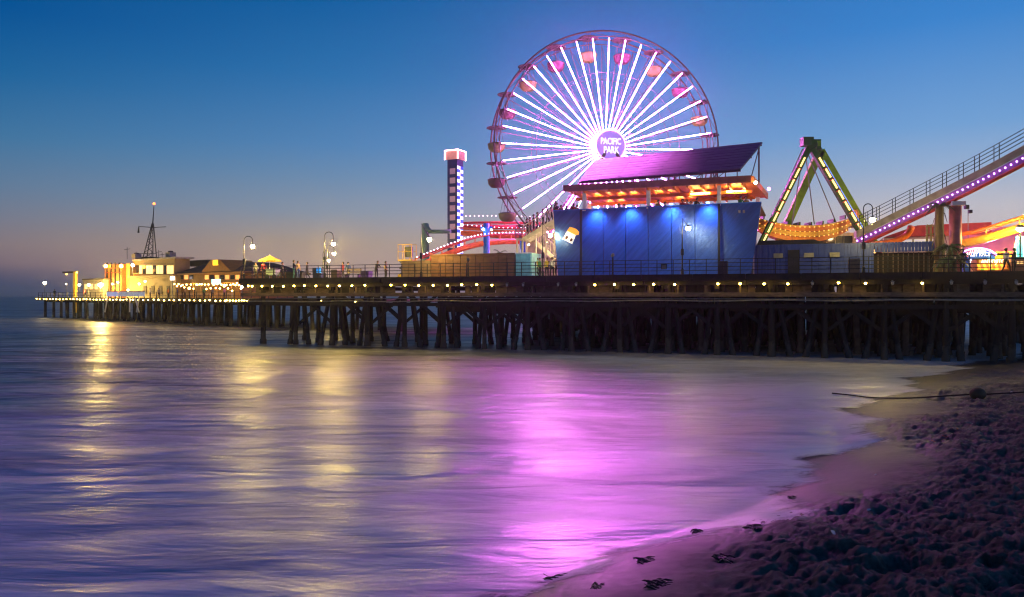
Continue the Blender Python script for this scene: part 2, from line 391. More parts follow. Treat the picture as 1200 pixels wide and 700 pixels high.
# ------------------------------------------------------------------ near pier
pier = thing('pier', 'long dark timber pier deck on clustered tarred piles over the surf', 'pier', PR.at(0, 0, 0), PR.rz)
SL, SR = PR.s_at(281, 0), 42.0
dk = MB()
PR.box(dk, SL, -6, .0, 20, DK-.28, DK); PR.box(dk, -6, SR, .0, 62, DK-.28, DK); dk.build('deck', timber2, pier)
a = SL; k = 0
while a < SR-.5:
    b = min(a+3.8, SR); mb = MB(); PR.box(mb, a+.02, b-.02, -.14-.01*(k % 2), -.003, DK-.42, DK+.06); mb.build('fascia_board', timber, pier); a = b; k += 1
def beam(name, t0, t1, z0, z1, mat, step=7.6):
    a = SL+.1
    while a < SR-.3:
        b = min(a+step, SR-.1); mb = MB(); PR.box(mb, a, b-.03, t0, t1, z0, z1); mb.build(name, mat, pier); a = b
beam('stringer', .25, .55, DK-.75, DK-.285, timber)
beam('ledger_beam', .02, .34, DK-1.62, DK-1.30, timber2)
beam('wale_beam', .30, .52, DK-2.45, DK-2.15, timber)
a = SL+.2; k = 0
while a < SR-.6:                                  # weathered boards behind the deck lights
    wd = random.choice((.55, .75, .95)); 
    if random.random() < .86:
        mb = MB(); tt = 1.15+random.uniform(-.06, .06); PR.box(mb, a, min(a+wd-.04, SR), tt, tt+.08, DK-1.6, DK-.5); mb.build('backing_board', timber2 if random.random() < .6 else timber, pier)
    a += wd
a = SL+.9
while a < SR:
    mb = MB(); PR.box(mb, a-.07, a+.07, .36, .52, DK-1.3, DK-.76); mb.build('hanger_post', timber2, pier); a += 2.35+random.uniform(-.3, .3)
mb = MB(); mb.tube([PR.at(s_, .06+.03*math.sin(s_), DK-1.98+.0045*s_+.04*math.sin(s_*.7)) for s_ in np.linspace(SL, SR, 40)], .05, 6); mb.build('service_pipe', greymetal, pier)
mb = MB(); mb.tube([PR.at(s_, .12, DK-1.78) for s_ in np.linspace(SL+4, SR, 20)], .035, 6); mb.build('conduit', greymetal, pier)
# piles
def pile(s_, t_, bs=0, bt=0, r=.21, mat=timber, foot=True):
    top = PR.at(s_, t_, DK-.5); bot = PR.at(s_+bs, t_+bt, -1.2); d = bot-top
    q = top+d*((top.z-.45)/(top.z-bot.z))
    mb = MB(); pts = [top, top+d*.5, q, q+d*.01, bot]; rs = [r*.86, r*.95, r, r*1.28, r*1.32]
    if not foot: pts = pts[:1]+pts[-1:]; rs = [r*.9, r]
    mb.tube(pts, rs, 7, cap=False); mb.build('pile', mat, pier, smooth=True)
s0 = PR.s_at(308, .4); nb = 0; npile = 0; a = s0
while a < SR:
    left = a < -7
    rows = (3 if a < -16 else 4) if left else 9
    mb = MB(); PR.box(mb, a-.17, a+.17, .1, 18 if left else 30, DK-1.05, DK-.76); mb.build('pile_cap', timber, pier)
    for j in range(rows):
        t_ = .45+j*3.3+(random.uniform(-.3, .3) if j else 0)
        if nb == 0 and j in (1,): continue
        pile(a+random.uniform(-.12, .12), t_, 0, 0, random.uniform(.19, .25)); npile += 1
        if nb > 0 and (j in (0, 2) if left else j in (0, 2, 4, 6, 8)) and npile < 285:
            pile(a+.25, t_+.5, random.uniform(.9, 1.6), random.uniform(-.2, .3), .2); npile += 1
            if (j == 0 or a > -3) and npile < 285:
                pile(a-.25, t_+.4, -random.uniform(.7, 1.4), random.uniform(-.2, .3), .2); npile += 1
        if a > -2 and j in (1, 3, 5, 7) and npile < 285:
            pile(a+1.9+random.uniform(-.4, .4), t_+1.2, random.uniform(-.3, .3), 0, .24, concrete if random.random() < .3 else timber); npile += 1
    if nb:
        for t_ in (.75, 7.3):
            mb = MB(); mb.bar(PR.at(a, t_, DK-1.2), PR.at(a+3.7, t_, 1.9), .1, .26); mb.build('cross_brace', timber, pier)
            if not left or nb % 2: mb = MB(); mb.bar(PR.at(a+3.7, t_+.14, DK-1.2), PR.at(a, t_+.14, 1.9), .1, .26); mb.build('cross_brace', timber, pier)
    a += 3.75; nb += 1
# deep dark fill rows of far piles and timbers under the wide part: joined
mb = MB()
for i in range(230):
    s_ = random.uniform(-7, SR); t_ = random.uniform(24, 60)
    mb.tube([PR.at(s_, t_, DK-.5), PR.at(s_+random.uniform(-.6, .6), t_, -1)], .24, 6, cap=False)
o = mb.build('rear_pile', timber, pier); o['kind'] = 'stuff'
for t_, z0, z1 in ((2.2, DK-2.6, DK-2.2), (12, DK-2.9, DK-2.1), (20, DK-2.8, DK-2.3), (29, DK-3.0, DK-2.3)):
    a = -8.0
    while a < SR-1:
        b = min(a+7.6, SR); mb = MB(); PR.box(mb, a, b-.04, t_, t_+.25, z0, z1); mb.build('cross_timber', timber, pier); a = b
a = -7
while a < SR-2:                                    # hung planking between some bents
    if random.random() < .75:
        mb = MB(); PR.box(mb, a+.3, a+3.4, 1.7, 1.78, DK-3.0+random.uniform(-.2, .3), DK-1.65); mb.build('skirt_board', timber, pier)
    a += 3.75
# concrete ledge under pier
tag(pier, None)

# railing on the near edge
rail = thing('deck_railing', 'dark iron railing along the edge of the near pier deck', 'railing', PR.at(0, .12, DK), PR.rz)
mbp = MB(); a = SL+.1; first = None
while a < SR:
    if first is None:
        mb = MB(); mb.box(-.028, .028, -.028, .028, 0, 1.08); first = mb.build('post', darkmetal, rail, world=False); first.location = (a, 0, .06)
    else:
        c = first.copy(); COL.objects.link(c); c.parent = rail; c.location = (a, 0, .06)
    a += 1.22
for z in (1.1, .82, .55, .28):
    mb = MB(); mb.box(SL, SR, -.024, .024, .06+z-.025, .06+z+.025); mb.build('rail_bar', darkmetal, rail, world=False)

# under-deck lamps
lit = [291,295.5,307,319,332,344.5,356.6,370.2,384.1,397.9,412.4,427.6,458.2,474.7,490.8,507.6,524.4,541,558.6,576.4,697,720,742.7,766,790.6,841.3,867.3,895.4,923.2,982.7,1014.3,1080.8]
unlit = [594,613,654,675,952,1046,1115,1154.5,1191]
mb = MB(); mb.box(-.035, .035, -.02, .30, -.02, .03); mb.lathe([(.03,-.02),(.14,-.09),(.15,-.10),(.10,-.09),(.03,-.05)], (0,0,0), 10)
dl = thing('deck_lamp', 'first', 'lamp', (0,0,0), PR.rz, 'lit lamps under the pier edge')
bracket = mb.build('shade', greymetal, dl, world=False)
mb = MB(); mb.ball((0,0,-.15), .085, 8, 5); bulb = mb.build('bulb', bulbwarm, dl, world=False)
dl2 = None
for i, px in enumerate(lit):
    loc = PR.G(px, -.22, DK-.50); lb = ORD[i+1]+' lit yellow lamp from the left under the near pier edge'
    if i == len(lit)-1: lb = 'rightmost lit yellow lamp, alone under the right part of the pier edge'
    if i == 0: dl.location = loc; dl['label'] = 'leftmost lit yellow lamp under the near pier edge, below the left street lamp'
    else: copy_tree(dl, None, loc+Vector((0,0,random.uniform(-.05,.02))), PR.rz+random.uniform(-.15,.15), lb)
bulboff = M('unlit bulb glass', (.4,.38,.36), .3, bump=0)
dn = thing('unlit_deck_lamp', 'x', 'lamp', PR.G(unlit[0], -.22, DK-.5), PR.rz, 'unlit lamps under the pier edge')
mb = MB(); mb.box(-.035, .035, -.02, .30, -.02, .03); mb.lathe([(.03,-.02),(.14,-.09),(.15,-.10),(.10,-.09),(.03,-.05)], (0,0,0), 10); mb.build('shade', greymetal, dn, world=False)
mb = MB(); mb.ball((0,0,-.17), .10, 8, 5, 1.5); mb.build('bulb', bulboff, dn, world=False)
dn['label'] = 'first unlit grey lamp from the left under the dark middle of the pier edge'
for i, px in enumerate(unlit[1:]):
    copy_tree(dn, None, PR.G(px, -.22, DK-.5), PR.rz, ORD[i+2]+' unlit grey lamp from the left under the near pier edge')

# street lamps
def street_lamp(px, base_t, top_py, head_px, head_py, label, two=False, z0=DK, fr=PR, e=120, style='hook', hs=1, gm=None):
    g = fr.G(px, base_t, z0); D = g.y; th = thing('street_lamp', label, 'street lamp', g, fr.rz, 'street lamps along the pier')
    top = EYE+(H0-top_py)/F*D; hz = EYE+(H0-head_py)/F*D; hx = ray(head_px, head_py, D).x
    mb = MB(); mb.tube([g, g+Vector((0,0,.5)), g+Vector((0,0,.55)), g+Vector((0,0,(top-z0)*.72))], [.13, .11, .06, .045], 8); mb.build('post', darkmetal, th)
    R = abs(hx-g.x)/2; c = Vector(((g.x+hx)/2, g.y, max(top-R, hz+.35)))
    sg = 1 if hx > g.x else -1
    pts = [Vector((g.x, g.y, z0+(top-z0)*.7))]
    if style == 'hook':
        pts += [c+Vector((-sg*R*math.cos(t), 0, (top-c.z)*math.sin(t))) for t in np.linspace(0, math.pi, 10)]
        pts += [Vector((hx, g.y, hz+.22))]
    else:
        pts += [Vector((g.x, g.y, top)), Vector((hx, g.y, hz+.2))]
    mb = MB(); mb.tube(pts, .035, 6); mb.build('arm', darkmetal, th)
    mb = MB(); mb.lathe([(.03,.28),(.09,.24),(.17,.16),(.20,.12),(.16,.12)], (hx, g.y, hz), 12); mb.build('shade', darkmetal, th)
    mb = MB(); mb.ball((hx, g.y, hz), .17*hs, 12, 8); mb.build('globe', gm or lampwarm, th, smooth=True)
    mb = MB(); mb.box(-.1, .1, -.1, .1, (top-z0)*.35, (top-z0)*.35+.5); mb.v = [v+g for v in mb.v]; mb.build('junction_box', darkmetal, th)
    return th
street_lamp(286, 1.0, 277, 296, 289, 'hooked street lamp at the left end of the near deck, left of the yellow umbrella')
street_lamp(380.5, 1.0, 272, 390.5, 286, 'tall hooked street lamp between the blue kiosk and the grey bin')
street_lamp(493.5, 1.0, 262, 503.2, 281, 'slim street lamp in front of the teal pipe frame', style='cross', gm=lampmid)
street_lamp(636, 3.0, 262, 645, 276, 'street lamp shining beside the lit staircase', style='cross', gm=lampdim)
street_lamp(799.5, 1.2, 256, 806.3, 268, 'street lamp glowing in front of the blue wall', style='cross', gm=lampdim)
street_lamp(1012, 1.0, 239, 1022.5, 258, 'hooked street lamp at the foot of the purple-lit coaster ramp', gm=lampmid)
street_lamp(383.5, 14, 288, 391.5, 297.5, 'smaller street lamp behind the tall one, higher of the two small ones')
street_lamp(378.5, 19, 294, 385, 305.5, 'smallest and lowest street lamp behind the tall one', hs=.9)

# coin telescopes
def telescope(px, py, label):
    g = PR.G(px, .9, DK); th = thing('coin_telescope', label, 'telescope', g, PR.rz, 'coin telescopes')
    h = PR.Z(py, px, .9)-DK
    mb = MB(); mb.tube([(0,0,0),(0,0,.1),(0,0,.12),(0,0,h-.25)], [.2,.18,.07,.06], 8); mb.build('post', darkmetal, th, world=False)
    mb = MB(); mb.tube([(-.12,.2,h-.15),(0,0,h-.08),(.1,-.28,h-.02)], [.09,.14,.1], 8); mb.build('viewer', greymetal, th, world=False)
telescope(548.5, 303, 'coin telescope on its post in front of the brown hoarding')
telescope(718, 298, 'coin telescope on its post in front of the blue wall')

# bins, boxes on the near deck
def boxthing(name, label, cat, px0, px1, py_top, t0, dep, mat, z0=DK, lid=None, fr=PR, group=None, partname='body', extra=None):
    a0, a1 = fr.s_at(px0, t0), fr.s_at(px1, t0); z1 = fr.Z(py_top, (px0+px1)/2, t0)
    g = fr.at((a0+a1)/2, t0+dep/2, z0); th = thing(name, label, cat, g, fr.rz, group)
    wd = (a1-a0)/2
    mb = MB(); h = z1-z0
    mb.hexa([(-wd*.92,-dep*.46,.03),(wd*.92,-dep*.46,.03),(wd*.92,dep*.46,.03),(-wd*.92,dep*.46,.03),(-wd,-dep/2,h*.86),(wd,-dep/2,h*.86),(wd,dep/2,h*.86),(-wd,dep/2,h*.86)])
    mb.build(partname, mat, th, world=False)
    mb = MB(); mb.prism([(-wd*1.05,0),(wd*1.05,0),(wd*.9,h*.12),(-wd*.9,h*.12)], (0,-dep*.52,h*.87), (1,0,0), (0,0,1), (0,dep*1.04,0)); mb.build('lid', lid or mat, th, world=False)
    mb = MB()
    for sx in (-1, 1): mb.box(sx*wd*.8-.05, sx*wd*.8+.05, -dep*.4, dep*.4, 0, .03)
    mb.build('foot', darkmetal, th, world=False)
    return th
binbrown = M('brown bin', (.10,.075,.05), .6); bingrey = M('grey bin', (.14,.14,.13), .6); purp = M('violet tarp', (.12,.09,.24), .7)
k1 = boxthing('kiosk', 'blue kiosk with a lit bright blue screen beside the tall street lamp', 'kiosk', 366, 376, 314, 1.3, .7, M('dark blue kiosk', (.015,.03,.07), .5))
mb = MB(); PR.pbox(mb, 370.8, 375.6, 1.18, 1.26, DK+.55, DK+1.02); mb.build('screen', EM('kiosk screen', (.02,.32,.9), .9), k1)
boxthing('bin', 'square brown bin right of the tall street lamp', 'bin', 387.5, 395, 316, 1.3, .7, binbrown, group='bins on the pier')
boxthing('bin', 'violet covered bin further right of the square brown bin', 'bin', 423, 432, 317.5, 1.4, .7, purp, group='bins on the pier')
boxthing('bin', 'dark bin below the right seam of the blue wall', 'bin', 841.5, 852.5, 306, 1.2, .7, M('dark bin', (.03,.028,.035), .6), group='bins on the pier')
boxthing('bin', 'tan wooden bin left of the hooked lamp by the blue shed', 'bin', 994.5, 1008, 303, 1.1, .7, M('tan wood bin', (.20,.15,.10), .7), group='bins on the pier')
boxthing('planter', 'low dark planter box where the couple stands', 'planter', 335, 354, 319, 1.5, .6, M('dark planter', (.03,.035,.03), .7))
sg = thing('rail_sign', 'small dark notice board fixed to the railing before the blue wall', 'sign', PR.G(778, .05, DK+.45), PR.rz)
mb = MB(); mb.box(-.22, .22, -.03, 0, 0, .42); mb.build('board', darkmetal, sg, world=False); mb = MB(); mb.box(-.17, .17, -.036, -.031, .05, .36); mb.build('notice', M('notice paper', (.12,.12,.12), .6), sg, world=False)

# yellow umbrella
g = PR.G(316, 3, DK); um = thing('parasol', 'yellow lit umbrella at the left end of the near deck', 'umbrella', g, 0)
ztop = PR.Z(299.5, 316, 3)-DK; zed = PR.Z(305.5, 316, 3)-DK
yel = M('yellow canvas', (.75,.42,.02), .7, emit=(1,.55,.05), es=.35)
mb = MB(); n = 8; R = 1.12
for i in range(n):
    a0, a1 = 2*math.pi*i/n, 2*math.pi*(i+1)/n
    A = Vector((R*math.cos(a0), R*math.sin(a0), zed)); B = Vector((R*math.cos(a1), R*math.sin(a1), zed)); T = Vector((0,0,ztop)); mid = (A+B)/2*.97+Vector((0,0,0)); mid.z = zed+.02
    mb.quad(T, A, mid, m=0); mb.quad(T, mid, B, m=0)
    mb.quad(A, A-Vector((0,0,.12)), mid-Vector((0,0,.12)), mid); mb.quad(mid, mid-Vector((0,0,.12)), B-Vector((0,0,.12)), B)
mb.build('canopy', yel, um, world=False)
mb = MB(); mb.tube([(0,0,0),(0,0,ztop+.1)], .035, 6); mb.build('pole', white, um, world=False)
mb = MB()
for i in range(n):
    a0 = 2*math.pi*i/n; mb.tube([(0,0,ztop-.45),(R*.7*math.cos(a0),R*.7*math.sin(a0),zed+.12)], .012, 4)
mb.build('rib', darkmetal, um, world=False)
lamp('umbrella_bulb', 'POINT', (0,0,zed-.1), 6, (1,.75,.35), um, .06, world=False)
cart = thing('snack_cart', 'pale lit snack cart beneath the yellow umbrella', 'cart', PR.G(320, 2.4, DK), PR.rz)
mb = MB(); mb.box(-.55, .55, -.35, .35, .35, .95); mb.build('body', M('pale green cart', (.3,.4,.3), .5), cart, world=False)
mb = MB(); mb.box(-.62, .62, -.4, .4, .95, 1.0); mb.build('counter', white, cart, world=False)
mb = MB(); mb.tube([(-.4,-.37,.25),(-.4,-.31,.25)], .25, 10); mb.tube([(.4,-.37,.25),(.4,-.31,.25)], .25, 10); mb.build('wheel', darkmetal, cart, world=False)

# ------------------------------------------------------------------ people
def person_mesh(kind):
    P = {'pelvis':(0,0,.93),'waist':(0,0,1.08),'chest':(0,0,1.28),'neckb':(0,0,1.44),'neck':(0,-.01,1.50),'head':(0,-.02,1.60),'crown':(0,-.01,1.70),'nose':(0,-.11,1.60),
         'hl':(-.10,0,.90),'hr':(.10,0,.90),'kl':(-.11,-.02,.50),'kr':(.11,-.02,.50),'al':(-.11,.03,.08),'ar':(.11,.03,.08),'tl':(-.12,-.14,.04),'tr':(.12,-.14,.04),
         'sl':(-.18,0,1.40),'sr':(.18,0,1.40),'el':(-.24,.02,1.12),'er':(.24,.02,1.12),'wl':(-.25,-.06,.88),'wr':(.25,-.06,.88),'fl':(-.25,-.09,.78),'fr':(.25,-.09,.78)}
    if kind == 'walk':
        P.update(kl=(-.10,-.20,.52), al=(-.10,-.28,.09), tl=(-.10,-.43,.07), kr=(.10,.04,.50), ar=(.10,.30,.12), tr=(.10,.20,.04), wl=(-.25,.12,.90), fl=(-.25,.14,.80), wr=(.22,-.26,.95), fr=(.22,-.33,.90), er=(.24,-.06,1.12))
    if kind == 'lean':
        P.update(chest=(0,-.10,1.26), neckb=(0,-.18,1.40), neck=(0,-.21,1.46), head=(0,-.25,1.55), crown=(0,-.25,1.65), nose=(0,-.34,1.55), sl=(-.18,-.16,1.37), sr=(.18,-.16,1.37),
                 el=(-.26,-.28,1.10), er=(.26,-.28,1.10), wl=(-.10,-.46,1.10), wr=(.10,-.46,1.10), fl=(-.02,-.50,1.12), fr=(.02,-.51,1.09))
    if kind == 'phone':
        P.update(er=(.24,-.12,1.18), wr=(.12,-.32,1.38), fr=(.08,-.36,1.45), el=(-.24,-.12,1.18), wl=(-.10,-.32,1.36), fl=(-.06,-.36,1.43))
    R = {'pelvis':.15,'waist':.135,'chest':.165,'neckb':.09,'neck':.055,'head':.10,'crown':.07,'nose':.02,'hl':.10,'hr':.10,'kl':.065,'kr':.065,'al':.045,'ar':.045,'tl':.04,'tr':.04,
         'sl':.07,'sr':.07,'el':.045,'er':.045,'wl':.03,'wr':.03,'fl':.035,'fr':.035}
    E = [('pelvis','waist'),('waist','chest'),('chest','neckb'),('neckb','neck'),('neck','head'),('head','crown'),('head','nose'),('pelvis','hl'),('pelvis','hr'),('hl','kl'),('hr','kr'),
         ('kl','al'),('kr','ar'),('al','tl'),('ar','tr'),('chest','sl'),('chest','sr'),('sl','el'),('sr','er'),('el','wl'),('er','wr'),('wl','fl'),('wr','fr')]
    names = list(P); me = bpy.data.meshes.new('body_base'); me.from_pydata([P[n] for n in names], [(names.index(a), names.index(b)) for a, b in E], [])
    ob = bpy.data.objects.new('tmp', me); COL.objects.link(ob)
    md = ob.modifiers.new('skin', 'SKIN'); ss = ob.modifiers.new('sub', 'SUBSURF'); ss.levels = 1
    for i, n in enumerate(names):
        sv = me.skin_vertices[0].data[i]; sv.radius = (R[n], R[n]*(.75 if n in ('pelvis','waist','chest') else 1)); sv.use_root = (n == 'pelvis')
    dg = bpy.context.evaluated_depsgraph_get(); ev = bpy.data.meshes.new_from_object(ob.evaluated_get(dg))
    bpy.data.objects.remove(ob)
    for i in range(4): ev.materials.append(skin)
    hands = [Vector(P[n]) for n in ('fl','fr','wl','wr')]; zn = P['neckb'][2]
    for p in ev.polygons:
        c = p.center; p.use_smooth = True
        if any((c-h).length < .10 for h in hands[:2]) or c.z > zn+.02: p.material_index = 2
        elif c.z < .10: p.material_index = 3
        elif c.z < .98 and not (abs(c.x) > .19): p.material_index = 0
        else: p.material_index = 1
    hb = MB(); hc = Vector(P['head'])+Vector((0,.025,.045)); hb.ball(hc, .115, 10, 6, 1.05)
    return ev, hb, hc
PM = {k: person_mesh(k) for k in ('stand','walk','lean','phone')}
cloth = {n: M(n+' cloth', c, .8, var=.15) for n, c in dict(black=(.02,.02,.022), blue=(.03,.07,.22), green=(.05,.22,.06), red=(.35,.03,.04), white=(.6,.6,.58), grey=(.16,.16,.17),
         orange=(.55,.18,.03), yellow=(.5,.36,.05), navy=(.015,.02,.06), pink=(.5,.15,.25), tan=(.3,.2,.12), teal=(.03,.2,.2)).items()}
hairmesh = {}
def person(kind, loc, rz, top, legs, label, group=None, hair=True, sc_=1):
    th = thing('person', label, 'person', loc, rz, group); th.scale = (sc_,)*3
    ev, hb, hc = PM[kind]
    b = bpy.data.objects.new('body', ev); COL.objects.link(b); b.parent = th; WM[b.name] = WM[th.name]
    for i, mt in enumerate((cloth[legs], cloth[top], skin, cloth['black'])):
        b.material_slots[i].link = 'OBJECT'; b.material_slots[i].material = mt
    if kind not in hairmesh:
        h = hb.build('hair', hairm, th, world=False, smooth=True); hairmesh[kind] = h.data
        me = h.data; 
        for v in me.vertices:
            if v.co.y < hc.y-.03 and v.co.z < hc.z+.02: v.co.y = hc.y-.03
    else:
        h = bpy.data.objects.new('hair', hairmesh[kind]); COL.objects.link(h); h.parent = th
    return th
person('phone', PR.G(344.3, .8, DK), 1.8, 'navy', 'teal', 'person in dark clothes with raised hands left of the couple at the rail')
person('stand', PR.G(349.2, .9, DK), .9, 'tan', 'blue', 'person in a tan top and blue trousers right of the couple at the rail', sc_=.95)
person('stand', PR.G(309, 2.2, DK), .4, 'red', 'black', 'person in red left of the yellow umbrella')
person('walk', PR.G(331, 4, DK), 1.2, 'black', 'black', 'person in black walking right of the snack cart')
for px, t_, cl, kd, lb in [(300,3.4,'grey','walk','in grey walking near the left street lamp'),(360,5,'black','walk','in black walking left of the blue kiosk'),(402,6,'red','stand','in red right of the square brown bin'),
        (408,6.3,'blue','walk','in blue beside the one in red'),(441,4,'black','lean','in black before the railing left of the scissor lift'),(452,6,'tan','stand','in tan left of the scissor lift')]:
    person(kd, PR.G(px, t_, DK), random.uniform(-2,2), cl, 'black', 'person '+lb, 'strollers on the near deck')
bn = thing('bench', 'dark slatted bench on the deck between the bin and the violet bin', 'bench', PR.G(413, 2.4, DK), PR.rz)
for k in range(4): mb = MB(); mb.box(-.8, .8, -.22+k*.12, -.13+k*.12, .42, .46); mb.build('seat_slat', timber2, bn, world=False)
for k in range(3): mb = MB(); mb.box(-.8, .8, .26, .29, .56+k*.13, .65+k*.13); mb.build('back_slat', timber2, bn, world=False)
for sx in (-.7, .7): mb = MB(); mb.box(sx-.03, sx+.03, -.22, .32, 0, .415); mb.box(sx-.03, sx+.03, .295, .33, .415, .98); mb.build('leg', darkmetal, bn, world=False)
# platform crowd and stair crowd are placed with the building below

# ------------------------------------------------------------------ platform building
T0 = 4.0
sA, sB, sC, sD = PR.s_at(654, T0), PR.s_at(682, T0), PR.s_at(843, T0), PR.s_at(887, T0)
bld = thing('platform_building', 'two storey ride building with glossy blue wall, open orange canopy and tilted roof', 'building', PR.at((sA+sD)/2, T0, DK), PR.rz)
ZT = PR.Z(243, 770, T0)
def wallpanel(a0, a1, b0, b1, name='wall_panel', t0=T0, rows=1):
    mb = MB(); th_ = .12
    mb.hexa([PR.at(a0,t0,DK), PR.at(a1,t0,DK), PR.at(a1,t0+th_,DK), PR.at(a0,t0+th_,DK), PR.at(b0,t0-.25,ZT), PR.at(b1,t0-.25,ZT), PR.at(b1,t0+th_,ZT), PR.at(b0,t0+th_,ZT)])
    mb.build(name, bluewall, bld)
wallpanel(sA, sB-.02, sA-.35, sB-.02)
nP = 6
for i in range(nP):
    q0, q1 = sB+(sC-sB)*i/nP, sB+(sC-sB)*(i+1)/nP; wallpanel(q0+.02, q1-.02, q0+.02, q1-.02, t0=T0-.01*(i % 2))
wallpanel(sC+.02, sD-.45, sC+.02, sD+.35)
# side walls and rear body
mb = MB(); PR.box(mb, sA+.05, sD-.5, T0+.35, 13, DK, ZT-.15); mb.build('inner_wall', blueshed, bld)
mb = MB(); PR.box(mb, sA-.2, sD+.25, T0-.1, 13.2, ZT-.14, ZT-.02); mb.build('upper_floor', timber2, bld)
mb = MB(); PR.box(mb, sA-.35, sD+.35, T0-.32, T0-.22, ZT, ZT+.07); mb.build('coping', bluepaint, bld)
for s_ in (sB, sC):
    mb = MB(); PR.box(mb, s_-.09, s_+.09, T0-.36, T0-.27, DK, ZT+.02); mb.build('seam_post', darkmetal, bld)
# canopy
ZC = 13.25; cL, cR = PR.s_at(661, 3.2), PR.s_at(880, 3.2)
mb = MB(); mb.prism([(cL,3.2),(cR,3.2),(cR+.6,14.2),(cL,14.2)], PR.at(0,0,ZC), PR.u, PR.v, (0,0,.14)); mb.build('canopy_deck', orangepaint, bld)
mb = MB(); mb.prism([(cL-.02,3.0),(cR+.02,3.0),(cR+.02,3.18),(cL-.02,3.18)], PR.at(0,0,ZC-.1), PR.u, PR.v, (0,0,.52)); mb.build('canopy_fascia', M('rust fascia', (.30,.085,.04), .6), bld)
mb = MB(); mb.prism([(cR+.02,3.2),(cR+.2,3.2),(cR+.8,14.2),(cR+.62,14.2)], PR.at(0,0,ZC-.1), PR.u, PR.v, (0,0,.5)); mb.build('canopy_fascia', orangepaint, bld)
x = cL+.6
while x < cR-.2:
    mb = MB(); PR.box(mb, x, x+.16, 3.2, 14.1, ZC-.26, ZC-.003); mb.build('canopy_joist', orangepaint, bld); x += 1.05
for t_ in (6.2, 10.4):
    mb = MB(); PR.box(mb, cL+.1, cR-.1, t_, t_+.22, ZC-.52, ZC-.265); mb.build('canopy_beam', orangepaint, bld)
for px in (684.5, 759.5, 842.5):
    q = PR.s_at(px, 3.75); mb = MB(); PR.box(mb, q-.14, q+.14, 3.75, 4.0, ZT-.1, ZC-.12); mb.build('column', white, bld)
for px, t_ in ((888, 9), (690, 9), (770, 9.5), (835, 12), (700, 13), (745, 13)):
    q = PR.s_at(px, t_); mb = MB(); PR.box(mb, q-.15, q+.15, t_, t_+.3, ZT-.1, ZC-.53); mb.build('column', white, bld)
tubelight = EM('tube light', (1,.46,.12), 150)
for px, t_ in ((703,6.6),(737,6.4),(775,6.4),(820,5.8),(862,5.4),(722,11),(800,11)):
    q = PR.s_at(px, t_); mb = MB(); PR.box(mb, q-.75, q+.75, t_+.3, t_+.42, ZC-.42, ZC-.36); mb.build('tube_light', tubelight, bld)
mb = MB(); mb.ball(PR.P(883.5, 214.5, 3.0)+Vector((.1,-.1,0)), .13, 10, 6); mb.build('corner_light', EM('corner lamp', (1,.75,.5), 40), bld)
mb = MB(); mb.ball(PR.P(901, 221.5, 8.5), .14, 10, 6); mb.build('corner_light', EM('magenta lamp', (1,.12,.8), 22), bld)
# tilted solar roof
b0, b1 = PR.s_at(679, 3.5), PR.s_at(867.5, 3.5); tb = 9.2; e0, e1 = PR.s_at(697, tb), PR.s_at(893.5, tb)
zb0, zb1 = PR.Z(213, 679, 3.5), PR.Z(198.3, 867.5, 3.5); zt0, zt1 = PR.Z(188, 697, tb), PR.Z(167, 893.5, tb)
solar = M('glossy roof sheet', (.06,.03,.12), .30, .55, var=.25, bump=.35, bs=2.2, vs=1.5, stretch=(.6,4,4))
def RP(a, b):      # a along, b up slope
    lo = PR.at(b0+(b1-b0)*a, 3.5, zb0+(zb1-zb0)*a); hi = PR.at(e0+(e1-e0)*a, tb, zt0+(zt1-zt0)*a); return lo.lerp(hi, b)
NA, NBs = 8, 9
up = Vector((0,0,.05)); pn = None
for i in range(NA):
    for j in range(NBs):
        a0_, a1_ = (i+.006)/NA, (i+.994)/NA; q0, q1 = (j+.03)/NBs, (j+.97)/NBs
        P4 = [RP(a0_,q0), RP(a1_,q0), RP(a1_,q1), RP(a0_,q1)]
        j1, j2 = (random.uniform(-.012,.012) for _ in range(2))
        P4[2] = P4[2]+Vector((0,0,j1)); P4[3] = P4[3]+Vector((0,0,j1+j2*.3))
        mb = MB(); mb.hexa(P4+[p+up for p in P4]); mb.build('roof_panel', solar, bld)
mb = MB(); mb.hexa([RP(0,0)-Vector((0,0,.12)), RP(1,0)-Vector((0,0,.12)), RP(1,1)-Vector((0,0,.12)), RP(0,1)-Vector((0,0,.12)), RP(0,0)-Vector((0,0,.02)), RP(1,0)-Vector((0,0,.02)), RP(1,1)-Vector((0,0,.02)), RP(0,1)-Vector((0,0,.02))]); mb.build('roof_backing', darkmetal, bld)
roofsteel = M('maroon steel', (.09,.03,.04), .5)
for i in range(15):
    a_ = (i+.3)/14.6; p = RP(a_, .02)-Vector((0,0,.12)); q = Vector((p.x, p.y, ZC+.14))
    mb = MB(); mb.bar(q, p, .07, .07); mb.build('truss_post', roofsteel, bld)
    if i % 2 == 0 and i < 14:
        p2 = RP((i+1.3)/14.6, .02)-Vector((0,0,.14)); mb = MB(); mb.bar(q+Vector((0,0,.1)), p2, .05, .05); mb.build('truss_brace', roofsteel, bld)
for tt_, lab in ((.02, 0), (.5, 0), (.97, 0)):
    mb = MB(); mb.bar(RP(0,tt_)-Vector((0,0,.18)), RP(1,tt_)-Vector((0,0,.18)), .1, .12); mb.build('roof_beam', roofsteel, bld)
for a_ in (.0, .25, .5, .75, .985):
    p = RP(a_, .96)-Vector((0,0,.2)); mb = MB(); mb.bar(Vector((p.x,p.y,ZC+.12)), p, .13, .13); mb.build('roof_post', roofsteel, bld)
    mb = MB(); mb.bar(Vector((RP(a_,.5).x, RP(a_,.5).y, ZC+.14)), p-Vector((0,0,.2)), .06, .06); mb.build('roof_brace', roofsteel, bld)
